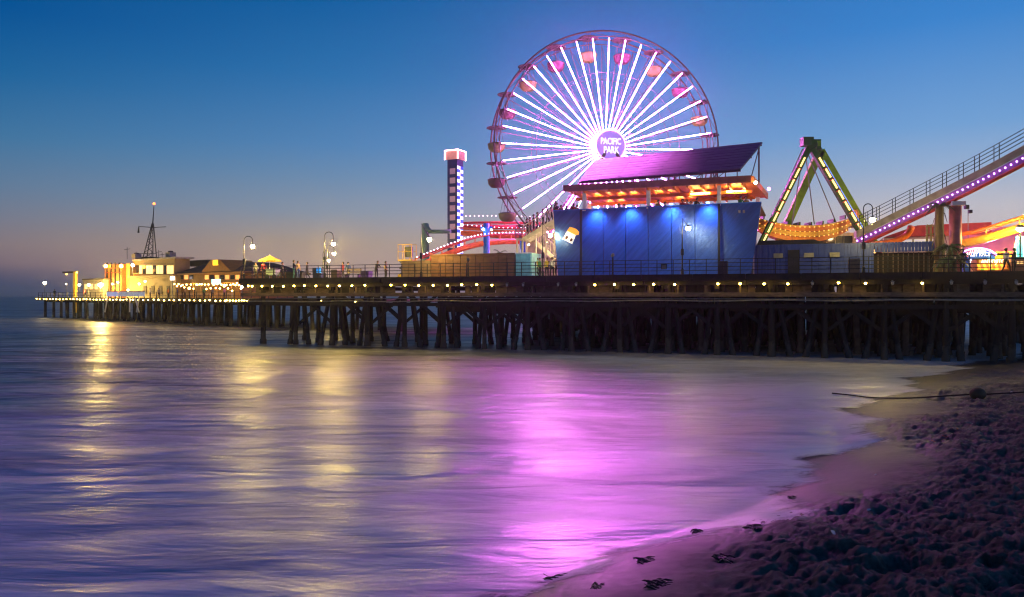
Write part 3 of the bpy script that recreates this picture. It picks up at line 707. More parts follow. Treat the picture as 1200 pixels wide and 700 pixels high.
for px in (866.5, 871.5):
    p = PR.P(px, 248, T0-.33); mb = MB(); mb.box(p.x-.07, p.x+.07, p.y-.08, p.y+.02, p.z-.12, p.z+.10); mb.build('wall_fixture', greymetal, bld)
# blue wall washers
for px in (697, 737, 786, 829):
    p = PR.G(px, T0-.75, ZT+.12); mb = MB(); mb.box(-.12, .12, -.06, .45, -.03, .06)
    mb.v = [Matrix.Rotation(PR.rz, 3, 'Z') @ v + p for v in mb.v]; mb.build('wall_washer', EM('washer', (.25,.5,1), 5), bld)
    l_ = lamp('wall_washer_light', 'SPOT', p-Vector((0,0,.1)), 1500, (.20,.46,1), bld, .3, spot_size=math.radians(125), spot_blend=1.0)
    l_.rotation_euler = (math.radians(14), 0, 0)
# painted square sign, tilted: plain white block with orange top and two dark blobs
c = PR.P(668, 277, T0-.35); U = PR.u; Zv = Vector((0,0,1)); ca, sa = math.cos(-.48), math.sin(-.48)
ax, ay = U*ca+Zv*sa, -U*sa+Zv*ca
sgn = thing('wall_sign', 'tilted white square sign with an orange band on the dark blue wall', 'sign', c, PR.rz)
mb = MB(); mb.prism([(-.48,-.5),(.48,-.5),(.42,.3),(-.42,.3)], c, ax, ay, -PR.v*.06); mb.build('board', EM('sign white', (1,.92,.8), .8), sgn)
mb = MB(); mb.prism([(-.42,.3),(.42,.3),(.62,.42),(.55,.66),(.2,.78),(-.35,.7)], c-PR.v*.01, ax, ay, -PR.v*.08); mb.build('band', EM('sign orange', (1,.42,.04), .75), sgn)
for q in (-.2, .26):
    mb = MB(); mb.prism([(q-.11,-.34),(q+.05,-.38),(q+.13,-.18),(q,-.05),(q-.08,-.12)], c-PR.v*.065, ax, ay, -PR.v*.01); mb.build('mark', M('sign mark', (.12,.04,.03), .7), sgn)

# people on the platform, heads and shoulders over the wall
crowd = [(652,4.4,'black','lean','in black at the far left corner of the platform, above the stairs'),(657.5,4.8,'navy','stand','in navy second from the left corner of the platform'),
 (664,4.5,'grey','stand','in grey on the platform left of the first white column'),(671,4.7,'red','lean','in red leaning on the blue wall left of the first white column'),
 (676.5,5.2,'black','stand','in black right beside the first white column'),(725.5,5.0,'red','stand','in a red top on the platform between the first and second columns, left one'),
 (731.5,5.4,'grey','stand','in grey on the platform between the first and second columns, right one'),(771,4.9,'tan','lean','in tan just right of the second white column'),
 (779.5,4.8,'blue','stand','in a blue top alone in the middle of the platform'),(800,4.6,'red','stand','in a maroon top, left of the pair under the canopy'),
 (805,4.9,'pink','phone','in a pink top with raised hands at mid platform'),(809.5,5.6,'navy','stand','in navy, taller one behind the pair at mid platform'),
 (814.5,4.4,'black','lean','bending low over the blue wall right of the mid platform group'),(866.5,4.3,'green','lean','in a green shirt leaning at the right end of the platform'),
 (874,4.6,'tan','stand','in tan beside the green shirt at the right end of the platform')]
for px, t_, cl, kd, lb in crowd:
    person(kd, PR.G(px, t_, ZT-1.15 if kd != 'lean' else ZT-1.0), random.uniform(-.6, .6), cl, 'black', 'person '+lb, 'people on the platform', sc_=random.uniform(.95, 1.05))

# staircase left of the building
st = thing('staircase', 'lit cream staircase full of people climbing to the blue platform', 'staircase', PR.G(632, 6, DK), PR.rz)
TS = 6.0
top0 = PR.P(613, 279.5, TS); top1 = PR.P(652, 256, TS); 
lowA = PR.P(655, 306, TS); lowB = PR.P(622, 279, TS)
stairm = M('cream stair steel', (.55,.48,.36), .6)
def flight(A, B, n, wdt=1.5):
    for k in range(n):
        f0 = (k+.5)/n; p = A.lerp(B, f0); mb = MB(); d = (B-A); d.z = 0; d.normalize(); L_ = (B-A).length/n*.75
        nrm = Vector((-d.y, d.x, 0)); q = p-d*L_/2
        mb.hexa([q, q+d*L_, q+d*L_+nrm*wdt, q+nrm*wdt, q+Vector((0,0,.05)), q+d*L_+Vector((0,0,.05)), q+d*L_+nrm*wdt+Vector((0,0,.05)), q+nrm*wdt+Vector((0,0,.05))])
        mb.build('step', stairm, st)
    for off in (0, wdt):
        nn = Vector((-(B-A).y, (B-A).x, 0)).normalized()*off; mb = MB(); mb.bar(A+nn-Vector((0,0,.12)), B+nn-Vector((0,0,.12)), .08, .36); mb.build('stringer', stairm, st)
        K_ = max(6, n)
        for k in range(K_+1):
            p = A.lerp(B, k/K_)+nn; mb = MB(); mb.bar(p, p+Vector((0,0,1.08)), .045, .045); mb.build('baluster', stairm if off == 0 else darkmetal, st)
        mb = MB(); mb.bar(A+nn+Vector((0,0,1.1)), B+nn+Vector((0,0,1.1)), .06, .06); mb.build('handrail', stairm, st)
flight(top0, top1, 11); 
flight(PR.P(628, 283, TS+1.9), PR.P(654, 305, TS+1.9), 9)
mb = MB(); q0, q1 = PR.s_at(604, TS), PR.s_at(613, TS); zl = top0.z; PR.box(mb, q0, q1, TS, TS+3.6, zl-.12, zl); mb.build('landing', stairm, st)
for k in range(7):
    a_ = q0+(q1-q0)*k/6; mb = MB(); PR.box(mb, a_-.02, a_+.02, TS, TS+.05, zl, zl+1.1); mb.build('baluster', darkmetal, st)
mb = MB(); PR.box(mb, q0, q1, TS-.01, TS+.06, zl+1.1, zl+1.17); mb.build('handrail', darkmetal, st)
for px in (606, 612.5, 617, 628, 640, 650):
    mb = MB(); q = PR.s_at(px, TS+.2); PR.box(mb, q-.06, q+.06, TS+.1, TS+.25, DK, zl-.13 if px < 614 else (zl+(px-613)*.045)); mb.build('support', stairm, st)
mb = MB(); PR.box(mb, PR.s_at(616, TS+3.6), PR.s_at(653, TS+3.6), TS+3.6, TS+3.7, DK, ZT-1.3); mb.build('back_panel', M('mauve panel', (.45,.30,.40), .7), st)
p = PR.P(640, 284, TS+1); mb = MB(); mb.ball(p, .09, 8, 6); mb.build('stair_lamp', EM('stair lamp', (1,.78,.45), 60), st)
p = PR.P(619.5, 287, TS+1); mb = MB(); mb.ball(p, .08, 8, 6); mb.build('stair_lamp', EM('stair lamp small', (1,.85,.6), 40), st)
lamp('stair_light', 'POINT', PR.P(638, 290, TS+.8), 90, (1,.75,.42), st, .1)
sp_ = [(614.5,'black','on the stair landing, leftmost'),(618,'red','in red one step above the stair landing'),(622.5,'navy','in navy low on the upper stair flight'),(627,'grey','in grey on the upper stair flight behind the lamp post'),
       (633.5,'white','in white halfway up the upper stair flight'),(638.5,'black','in black two thirds up the upper flight'),(643,'pink','in pink near the top of the stairs'),(648,'black','in black at the very top of the stairs')]
for px, cl, lb in sp_:
    f0 = (px-613)/(652-613); p = top0.lerp(top1, min(1, max(0, f0)))+PR.v*.7; person('walk', p+Vector((0,0,.03)), 1.2, cl, 'black', 'person '+lb, 'people on the staircase')
for px, t_, cl, kd, lb in [(624,4.2,'orange','stand','in orange at the foot of the lit stairs'),(629,4.6,'yellow','walk','in yellow walking at the foot of the stairs'),(641,4.8,'yellow','stand','in yellow right of the stair lamp post'),
                           (647,4.4,'white','walk','in white by the left end of the blue wall'),(632.5,5.0,'green','stand','in green behind the stair lamp post'),(651.5,5.0,'tan','stand','in tan against the left end of the blue wall')]:
    person(kd, PR.G(px, t_, DK), random.uniform(-2, 2), cl, 'black', 'person '+lb, 'people below the staircase')

# ------------------------------------------------------------------ brown hoarding, pale container end
hb = thing('hoarding_box', 'long brown plywood hoarding box behind the railing', 'hoarding', PR.G(553, 3, DK), PR.rz)
z1 = PR.Z(297.5, 553, 3)
q0, q1 = PR.s_at(505, 3), PR.s_at(603, 3)
for i in range(11):
    a0_, a1_ = q0+(q1-q0)*i/11, q0+(q1-q0)*(i+1)/11
    mb = MB(); PR.box(mb, a0_+.015, a1_-.015, 3-.012*(i % 2), 3.08, DK+.02, z1-.12); mb.build('panel', brownwood, hb)
mb = MB(); PR.box(mb, q0-.03, q1+.03, 2.93, 3.1, z1-.118, z1); mb.build('top_rail', brownwood, hb)
mb = MB(); PR.box(mb, q0, q1, 3.09, 5.6, DK, z1-.13); mb.build('core', timber2, hb)
q0, q1 = PR.s_at(603.6, 3), PR.s_at(622.5, 3)
cn = thing('container', 'pale cyan lit container end right of the brown hoarding', 'container', PR.G(613, 3, DK), PR.rz)
ct = M('cyan container paint', (.28,.62,.66), .6)
mb = MB(); PR.box(mb, q0+.05, q1, 3.1, 5.6, DK+.1, z1-.02); mb.build('shell', ct, cn)
for i in range(6):
    a_ = q0+.1+(q1-q0-.2)*i/5; mb = MB(); PR.box(mb, a_-.04, a_+.04, 3.02, 3.098, DK+.12, z1-.1); mb.build('rib', ct, cn)
mb = MB(); PR.box(mb, q0, q1+.05, 3.0, 3.095, z1-.09, z1+.02); mb.build('roof_edge', white, cn)
lamp('container_light', 'POINT', PR.G(612, .9, z1+.6), 45, (.6,.95,1), cn, .1)
lb_ = thing('low_hoarding', 'lower pale plywood box left of the brown hoarding', 'hoarding', PR.G(487, 3, DK), PR.rz)
z2 = PR.Z(305.5, 487, 3); q0, q1 = PR.s_at(470, 3), PR.s_at(504.6, 3)
for i in range(4):
    a0_, a1_ = q0+(q1-q0)*i/4, q0+(q1-q0)*(i+1)/4
    mb = MB(); PR.box(mb, a0_+.015, a1_-.015, 3.0, 3.08, DK+.02, z2); mb.build('panel', M('pale plywood', (.17,.11,.075), .75), lb_)
mb = MB(); PR.box(mb, q0, q1-.05, 3.09, 5.6, DK, z2-.02); mb.build('core', timber2, lb_)
# scissor lift
zf = PR.Z(303, 474, 7); zt = PR.Z(286.5, 474, 7); q0, q1 = PR.s_at(466, 7), PR.s_at(482.5, 7)
lf = thing('scissor_lift', 'yellow scissor lift platform raised above the low hoarding', 'lift', PR.G(474, 7.5, DK), PR.rz)
mb = MB(); PR.box(mb, q0, q1, 7, 8, zf-.25, zf-.1); mb.build('platform', yellowpaint, lf)
for s_ in (q0+.03, (q0+q1)/2, q1-.03):
    for t_ in (7.03, 7.97):
        mb = MB(); mb.bar(PR.at(s_,t_,zf-.1), PR.at(s_,t_,zt), .05, .05); mb.build('guard_post', yellowpaint, lf)
for z in (zt, (zt+zf)/2):
    for t_ in (7.03, 7.97):
        mb = MB(); mb.bar(PR.at(q0,t_,z), PR.at(q1,t_,z), .05, .05); mb.build('guard_rail', yellowpaint, lf)
mb = MB(); PR.box(mb, q0+.75, q1-.08, 7.1, 7.4, zf+.15, zt-.25); mb.build('control_box', darkmetal, lf)
for k in range(2):
    z_ = DK+.5+(zf-.8-DK)*k/2; dz = (zf-.8-DK)/2
    for t_ in (7.15, 7.85):
        mb = MB(); mb.bar(PR.at(q0+.1,t_,z_), PR.at(q1-.1,t_,z_+dz), .07, .1); mb.build('scissor_arm', darkmetal, lf)
        mb = MB(); mb.bar(PR.at(q1-.1,t_+.06,z_), PR.at(q0+.1,t_+.06,z_+dz), .07, .1); mb.build('scissor_arm', darkmetal, lf)
mb = MB(); PR.box(mb, q0, q1, 7, 8, DK+.15, DK+.5); mb.build('chassis', yellowpaint, lf)
# teal pipe frame
tp = thing('pipe_frame', 'teal right-angled pipe frame left of the checkered tower', 'frame', PR.G(498, 16, DK), PR.rz)
A = PR.G(498.5, 16, DK); B = PR.P(498.5, 263, 16)
mb = MB(); mb.tube([A, B, B+Vector((0,0,.12))], [.40,.40,.25], 14); mb.build('upright', tealpaint, tp, smooth=True)
mb = MB(); mb.tube([PR.P(501, 271.5, 16), PR.P(528, 271.5, 16)], .22, 12); mb.build('crossbar', tealpaint, tp, smooth=True)
mb = MB(); mb.tube([PR.P(500, 267.5, 16), PR.P(503.5, 271.5, 16)], [.3,.3], 10); mb.build('elbow', tealpaint, tp)

# ------------------------------------------------------------------ checkered drop tower
TT = 18.0; D_ = PR.D(533, TT); base = PR.G(533.5, TT, DK); topz = PR.Z(188, 533, TT)
tw = thing('drop_tower', 'tall slim tower with a blue and white lit checker face and glowing pink cap', 'ride tower', base, math.radians(-28))
tb_ = .62; h = topz-DK
darkblue = M('tower navy paint', (.02,.035,.16), .4); lav = M('lavender square', (.42,.28,.40), .5, emit=(.8,.45,.7), es=.16)
mb = MB(); mb.box(-tb_, tb_, -tb_, tb_, 0, h); mb.build('shaft', darkblue, tw, world=False)
ck_w = EM('checker white light', (.82,.78,1), 2.2); ck_b = EM('checker blue', (.04,.09,.9), .8)
nr = 34; sq = [None, None]
for i in range(nr):
    z0_ = .2+(h-.9)*i/nr; z1_ = .2+(h-.9)*(i+1)/nr
    for c_ in range(2):
        mt = ck_w if (i+c_) % 2 else ck_b; k_ = (i+c_) % 2
        if sq[k_] is None:
            mb = MB(); mb.box(0, .03, 0, tb_*.92, 0, z1_-z0_-.02); sq[k_] = mb.build('checker_tile', mt, tw, world=False); ob = sq[k_]
        else: ob = sq[k_].copy(); COL.objects.link(ob); ob.parent = tw
        ob.location = (tb_+.004, -tb_*.95+c_*tb_*.96, z0_)
s1 = None
for i in range(12):
    z0_ = .6+(h-1.2)*i/12
    if s1 is None: mb = MB(); mb.box(-.34, .34, -.03, 0, 0, .62); s1 = mb.build('side_square', lav, tw, world=False); ob = s1
    else: ob = s1.copy(); COL.objects.link(ob); ob.parent = tw
    ob.location = (.05, -tb_-.004, z0_)
mb = MB(); mb.box(-tb_*1.25, tb_*1.3, -tb_*1.2, tb_*1.2, h, h+.95); mb.build('cap', M('cap pink', (.5,.22,.2), .5, emit=(1,.4,.35), es=.25), tw, world=False)
cn_ = EM('cap neon', (1,.5,.55), 9)
q = tb_*1.34
for A_, B_ in (((-q,-q,h+.98),(q,-q,h+.98)),((q,-q,h+.98),(q,q,h+.98)),((-q,q,h+.98),(q,q,h+.98)),((-q,-q,h+.98),(-q,q,h+.98)),((-q,-q,h-.02),(-q,-q,h+.98)),((q,-q,h-.02),(q,-q,h+.98)),((q,q,h-.02),(q,q,h+.98))):
    mb = MB(); mb.tube([A_, B_], .06, 6); mb.build('cap_tube', cn_, tw, world=False)
mb = MB(); mb.lathe([(1.0,0),(.8,1.2),(.6,2.0)], (.3,0,0), 12); mb.build('tower_base', bluepaint, tw, world=False)

# ------------------------------------------------------------------ ferris wheel
WC = ray(713.5, 172, 86.0); WA = math.radians(9)
fw = thing('ferris_wheel', 'huge ferris wheel with forty glowing pink neon spokes', 'ferris wheel', WC, WA)
R1, R2, WD = 12.95, 12.35, 2.9
def circ(R, y, n=96): return [Vector((R*math.cos(2*math.pi*i/n), y, R*math.sin(2*math.pi*i/n))) for i in range(n)]
def pol(R, a, y): return Vector((R*math.cos(a), y, R*math.sin(a)))
for R, r, y in ((R1,.10,0),(R2,.055,0),(R1,.10,WD),(R2,.055,WD)):
    mb = MB(); mb.tube(circ(R, y), r, 6, closed=True); mb.build('rim', rimpaint, fw, world=False, smooth=True)
for R, y in ((4.2,0),(8.3,0),(4.2,WD),(8.3,WD)):
    mb = MB(); mb.tube(circ(R, y, 60), .028, 5, closed=True); mb.build('tie_ring', spokewhite, fw, world=False)
fa = {}
def put(key, maker, a):
    if key not in fa: fa[key] = maker(); ob = fa[key]
    else: ob = fa[key].copy(); COL.objects.link(ob); ob.parent = fw
    ob.rotation_euler = (0, -a, 0); return ob
def mk(fn, name, mat):
    def f():
        mb = MB(); fn(mb); return mb.build(name, mat, fw, world=False)
    return f
for i in range(40):
    a_ = math.radians(9*i)
    put('neon', mk(lambda m: m.tube([(1.25,1.3,0),(12.1,-.10,0)], .046, 6), 'neon_tube', neon), a_)
    put('spoke', mk(lambda m: m.bar((1.0,1.46,0),(R2,.06,0), .21, .07), 'spoke', channel), a_)  # added reflector bar behind the tube, catches its light as pink fringe
    put('bspoke', mk(lambda m: m.tube([(1.0,WD,0),(R2,WD,0)], .045, 5), 'spoke', spokewhite), a_)
    if i % 2 == 0:
        put('xb', mk(lambda m: (m.tube([(R2,.05,0),(R1,WD-.05,0)], .035, 4), m.tube([(R1,.05,0),(R2,WD-.05,0)], .035, 4)), 'rim_brace', rimpaint), a_+math.radians(9))
        put('lc', mk(lambda m: m.tube([(R2,0,0), pol(R1, math.radians(9), 0)], .03, 4), 'rim_lacing', rimpaint), a_)
        put('tie', mk(lambda m: m.tube([(4.2,.02,0),(8.3,WD,0)], .03, 4), 'cross_tie', spokewhite), a_)
        put('tie2', mk(lambda m: m.tube([(8.3,.02,0),(12.2,WD,0)], .03, 4), 'cross_tie', spokewhite), a_)
    else:
        put('lc2', mk(lambda m: m.tube([(R1,0,0), pol(R2, math.radians(9), 0)], .03, 4), 'rim_lacing', rimpaint), a_)
hubp = M('hub violet', (.35,.12,.45), .4)
mb = MB(); mb.tube([(0,-.3,0),(0,WD+.5,0)], .55, 16); mb.build('axle', spokewhite, fw, world=False, smooth=True)
for y in (1.45, WD):
    mb = MB(); mb.tube([(0,y-.1,0),(0,y+.12,0)], 1.25, 24); mb.build('hub_plate', spokewhite, fw, world=False)
mb = MB(); mb.tube([(0,-.75,0),(0,-.55,0)], 1.62, 36); mb.tube([(0,-.56,0),(0,1.2,0)], .5, 12); mb.build('sign_disc', M('sign violet', (.22,.12,.42), .4, emit=(.35,.25,.85), es=.75), fw, world=False)
mb = MB(); mb.tube([Vector((1.68*math.cos(2*math.pi*i/40), -.74, 1.68*math.sin(2*math.pi*i/40))) for i in range(40)], .075, 6, closed=True); mb.build('sign_ring', EM('sign ring pink', (1,.35,.45), 3.0), fw, world=False)
sb = None; sbm = EM('sign bulb', (1,.85,.75), 9)
for i in range(28):
    if sb is None: mb = MB(); mb.ball((1.80,-.80,0), .07, 6, 4); sb = mb.build('sign_bulb', sbm, fw, world=False); ob = sb
    else: ob = sb.copy(); COL.objects.link(ob); ob.parent = fw
    ob.rotation_euler = (0, -2*math.pi*i/28, 0)
def text(body, size, parent, loc, mat, name='lettering', width=None, ext=.02, rz=0):
    cu = bpy.data.curves.new('txt', 'FONT'); cu.body = body; cu.size = size; cu.extrude = ext; cu.align_x = 'CENTER'; cu.align_y = 'CENTER'; cu.offset = size*.012; cu.resolution_u = 3
    ob = bpy.data.objects.new('txt', cu); COL.objects.link(ob); dg = bpy.context.evaluated_depsgraph_get()
    me = bpy.data.meshes.new_from_object(ob.evaluated_get(dg)); bpy.data.objects.remove(ob)
    xs = [v.co.x for v in me.vertices]; wd = max(xs)-min(xs); k_ = (width/wd) if width else 1
    for v in me.vertices: v.co = Vector((v.co.x*k_, -v.co.z, v.co.y))
    me.materials.clear(); me.materials.append(mat)
    o = bpy.data.objects.new(name, me); COL.objects.link(o); o.parent = parent; o.location = loc; o.rotation_euler = (0,0,rz); return o
lw = EM('letter white', (.95,.97,1), 1.4)
text('PACIFIC', 1.0, fw, (0,-.79,.42), lw, width=2.3)
text('PARK', 1.05, fw, (.05,-.79,-.55), lw, width=1.75)
# legs
for sx in (-1, 1):
    for y in (-.9, WD+1.0):
        mb = MB(); A_ = Vector((sx*.25, y*.6, -.3)); Bq = Vector((sx*10.4, y+(-.9 if y < 0 else .9), DK-WC.z))
        mb.bar(A_, Bq, .34, .34); mb.build('leg', spokewhite, fw, world=False)
        if y < 0:
            mb = MB(); off = Vector((-sx*.0, -.22, .0)); mb.bar(A_.lerp(Bq, .1)+off, A_.lerp(Bq, .93)+off, .10, .10); mb.build('leg_neon', EM('leg neon', (1,.16,.95), 40), fw, world=False)
    for k in range(1, 7):
        f_ = k/7; A_ = Vector((sx*.25, -.9, -.3)).lerp(Vector((sx*10.4,-1.8,DK-WC.z)), f_); B_ = Vector((sx*.25, WD+1, -.3)).lerp(Vector((sx*10.4,WD+1.9,DK-WC.z)), f_)
        mb = MB(); mb.bar(A_, B_, .12, .12); mb.build('leg_brace', spokewhite, fw, world=False)
# gondolas
tubc = {'yellow': M('yellow gondola', (.06,.11,.002), .6), 'pink': M('pink gondola', (.03,.012,.010), .6), 'red': M('red gondola', (.028,.022,.004), .6)}
def gondola(ang, colr, label):
    a_ = math.radians(ang); piv = WM[fw.name] @ Vector((12.65*math.cos(a_), WD/2, 12.65*math.sin(a_)))
    th = thing('gondola', label, 'gondola', piv, WA+math.radians(10), 'gondolas on the ferris wheel')
    mb = MB(); mb.lathe([(.05,.22),(.35,.16),(1.12,.02),(1.15,-.04),(1.05,-.06),(.05,-.02)], (0,0,0), 16); mb.build('canopy', M_can, th, world=False)
    mb = MB(); mb.lathe([(.18,-2.72),(.62,-2.66),(.90,-2.35),(.98,-1.95),(1.02,-1.80),(.94,-1.80),(.86,-2.3),(.2,-2.5)], (0,0,0), 16); mb.build('tub', tubc[colr], th, world=False, smooth=True)
    mb = MB(); mb.tube([(0,0,-2.5),(0,0,.3)], .05, 6); mb.build('centre_pole', rimpaint, th, world=False)
    for k in range(4):
        t = math.pi/4+k*math.pi/2; mb = MB(); mb.tube([(.9*math.cos(t),.9*math.sin(t),-1.85),(.5*math.cos(t),.5*math.sin(t),-.02)], .022, 4); mb.build('hanger', rimpaint, th, world=False)
    mb = MB(); mb.lathe([(.35,-2.2),(.85,-2.15),(.85,-2.0),(.88,-1.75),(.80,-1.70)], (0,0,0), 14); mb.build('bench', darkmetal, th, world=False)
M_can = M('gondola canopy', (.05,.06,.03), .6)
GL = [(81,'pink','pink gondola just right of the top of the wheel'),(63,'yellow','yellow gondola second right of the top of the wheel'),(45,'pink','bright pink gondola at the upper right of the wheel'),
 (27,'yellow','yellow gondola high on the right rim'),(9,'red','red gondola on the right rim above the tilted roof'),(99,'yellow','yellow gondola just left of the top of the wheel'),
 (117,'pink','pink gondola second left of the top of the wheel'),(135,'yellow','orange-yellow gondola at the upper left of the wheel'),(153,'red','red gondola high on the left rim'),
 (171,'yellow','yellow gondola on the left rim just above hub height'),(189,'red','dark red gondola on the left rim just below hub height'),(207,'yellow','yellow gondola low on the left rim above the orange tracks'),
 (225,'red','red gondola at the lower left behind the stair landing')]
for g_ in GL: gondola(*g_)

# ------------------------------------------------------------------ coaster tracks behind, left
def smooth_path(P, n=40):
    P = [Vector(p) for p in P]; res = []
    for i in range(len(P)-1):
        p0, p1, p2, p3 = P[max(i-1,0)], P[i], P[i+1], P[min(i+2,len(P)-1)]
        k_ = max(2, n//(len(P)-1))
        for j in range(k_):
            t = j/k_; res.append(.5*((2*p1)+(-p0+p2)*t+(2*p0-5*p1+4*p2-p3)*t*t+(-p0+3*p1-3*p2+p3)*t**3))
    res.append(P[-1]); return res
def track(name, label, pts, gauge, spine_r, rail_r, mat, spmat, tie_step=1.0, bulbs=None, bulbmat=None, drop=.45, bulb_off=(0,-.1,.1), br=.06, n=40):
    Pp = smooth_path(pts, n); c_ = Pp[len(Pp)//2]; th = thing(name, label, 'roller coaster', (c_.x, c_.y, DK), 0)
    sides = []
    for sgn_ in (-1, 1):
        q = []
        for i, p in enumerate(Pp):
            d = (Pp[min(i+1,len(Pp)-1)]-Pp[max(i-1,0)]); nn = Vector((-d.y, d.x, 0)).normalized(); q.append(p+nn*gauge/2*sgn_)
        sides.append(q); mb = MB(); mb.tube(q, rail_r, 6); mb.build('rail', mat, th, smooth=True)
    if spine_r: mb = MB(); mb.tube([p-Vector((0,0,drop)) for p in Pp], spine_r, 10); mb.build('spine', spmat, th, smooth=True)
    acc = 0
    for i in range(1, len(Pp)):
        acc += (Pp[i]-Pp[i-1]).length
        if acc >= tie_step:
            acc = 0; mb = MB(); mb.bar(sides[0][i], sides[1][i], .08, .08)
            if spine_r: mb.bar(Pp[i], Pp[i]-Vector((0,0,drop)), .08, .12)
            mb.build('tie', spmat, th)
    if bulbs:
        tot = sum((Pp[i]-Pp[i-1]).length for i in range(1, len(Pp))); k_ = int(tot/bulbs); first_ = None; acc = 0; nx = 0
        for i in range(1, len(Pp)):
            seg = (Pp[i]-Pp[i-1]).length
            while nx <= acc+seg:
                p = Pp[i-1].lerp(Pp[i], (nx-acc)/seg)+Vector(bulb_off)
                if first_ is None: mb = MB(); mb.ball((0,0,0), br, 6, 4); first_ = mb.build('track_bulb', bulbmat, th, world=False); ob = first_
                else: ob = first_.copy(); COL.objects.link(ob); ob.parent = th
                ob.location = WM[th.name].inverted() @ p; nx += bulbs
            acc += seg
    return th
lavb = EM('lavender bulb', (.85,.7,1), 9); pinkb = EM('pink bulb', (1,.5,.65), 7); purb = EM('purple bulb', (.62,.30,1), 14)
def rp(L_, D0, D1=None):
    n_ = len(L_); return [ray(px, py, D0+((D1 or D0)-D0)*i/(n_-1)) for i, (px, py) in enumerate(L_)]
track('coaster_track', 'curved descending red coaster track with white bulbs, in front of the checkered tower', rp([(490,303.5),(508,296),(528,288),(548,281),(566,277),(590,275),(614,275)], 75, 82), 1.1, .30, .08, redpaint, orange2, 1.3, .42, lavb, .75, (0,-.65,.15), .06)
track('coaster_track', 'upper red coaster track with pink bulbs, highest of the tracks left of the wheel', rp([(526,262.5),(545,261.5),(575,261),(610,261.5),(652,262.5)], 88, 90), 1.2, .28, .09, redpaint, redpaint, 1.5, .5, pinkb, .5, (0,0,.78), .06)
track('coaster_track', 'middle orange coaster track just under the upper red one', rp([(532,267.5),(560,269),(585,271),(615,271),(650,268)], 84, 86), 1.2, .30, .09, orange2, orange2, 1.5, .5, lavb, .5, (0,0,.4), .045)
cb = thing('coaster_column', 'bright blue coaster column with a white lamp, behind the brown hoarding', 'column', PR.G(570, 15, DK), 0)
c_ = PR.G(570, 15, DK); mb = MB(); mb.tube([c_, Vector((c_.x,c_.y,ray(570,262,c_.y).z))], .33, 14); mb.build('shaft', bluepaint, cb, smooth=True)
mb = MB(); p = ray(570, 268, c_.y); mb.tube([p-Vector((.6,0,0)), p+Vector((.6,0,0))], .22, 10); mb.build('saddle', bluepaint, cb)
mb = MB(); mb.ball(ray(566.5,269,c_.y-.55), .13, 8, 6); mb.build('lamp', EM('column lamp', (.9,.95,1), 30), cb)
mb = MB(); mb.ball(ray(576,269.5,c_.y-.55), .10, 8, 6); mb.build('lamp', EM('column lamp small', (.9,.95,1), 20), cb)
cb = thing('coaster_column', 'shorter blue coaster column left of the staircase', 'column', PR.G(613, 13, DK), 0)
c_ = PR.G(613, 13, DK); mb = MB(); mb.tube([c_, Vector((c_.x,c_.y,ray(613,279,c_.y).z))], .33, 14); mb.build('shaft', bluepaint, cb, smooth=True)
mb = MB(); mb.lathe([(.33,0),(.45,.25),(.45,.3)], Vector((c_.x,c_.y,ray(613,283,c_.y).z)), 12); mb.build('collar', bluepaint, cb)
mb = MB()
lamp('coaster_flood', 'POINT', PR.P(590, 288, 13), 260, (1,.45,.30), cb, .3)

# ------------------------------------------------------------------ swing ship ride
DS = PR.D(945, 13)+0; piv = ray(943.5, 174, DS+1.5)
sr_ = thing('ship_ride', 'lime green A-frame swing ship ride strung with light strips', 'amusement ride', (piv.x, piv.y, DK), 0)
BO = Vector((1.05+.38*3, 3.0, 0))*.9
fL = ray(892, 259, DS); fL = Vector((piv.x-(5.85), DS, DK)); fR = Vector((piv.x+6.6, DS, DK))
apF = Vector((piv.x-.15, DS, piv.z)); apB = apF+BO
lgm = EM('leg light strip', (1,.58,.20), 2.4); lgb = EM('leg blue strip', (.2,.35,1), .9)
for A_, B_, mt in ((apF, fL, darkgreen), (apF, fR, darkgreen), (apB, fL+BO+Vector((.5,0,0)), greenpaint), (apB, fR+BO+Vector((-.1,0,0)), greenpaint)):
    mb = MB(); mb.bar(A_, B_, .50, .50, up=(0,1,0)) if mt is darkgreen else mb.bar(A_, B_, .66, .5, up=(0,1,0)); mb.build('leg', mt, sr_)
for B_ in (fL, fR):
    d_ = (B_-apF); off = Vector((0,-.31,0))
    sgx = -1 if B_.x < apF.x else 1
    K_ = 10
    for k in range(K_):
        f0, f1 = .10+.82*k/K_, .10+.82*(k+.80)/K_
        mb = MB(); mb.bar(apF+d_*f0+off, apF+d_*f1+off, .10, .22, up=(0,1,0)); mb.build('light_strip', lgm, sr_)
        mb = MB(); p = apF+d_*(f1+.012)+off; mb.bar(p, p+d_*.008, .4, .12, up=(0,1,0)); mb.build('strip_joint', redpaint, sr_)
    if sgx > 0: mb = MB(); o_ = Vector((.27,-.29,0)); mb.bar(apF+d_*.12+o_, apF+d_*.93+o_, .06, .06); mb.build('blue_strip', lgb, sr_)
mb = MB(); mb.tube([apF-Vector((0,.5,0)), apB+Vector((0,.4,0))], .42, 14); mb.build('pivot_shaft', darkgreen, sr_)
mb = MB(); mb.box(apF.x-.75, apF.x+.15, apF.y-.5, apF.y+.4, apF.z-.1, apF.z+.62); mb.box(apF.x+.2, apF.x+.85, apF.y-.3, apF.y+.8, apF.z-.45, apF.z+.45); mb.build('motor_house', darkgreen, sr_)
mb = MB(); q_ = apF+Vector((.52,-.35,.1)); mb.box(q_.x-.25, q_.x+.25, q_.y-.02, q_.y+.03, q_.z-.25, q_.z+.2); mb.build('hatch', greenpaint, sr_)
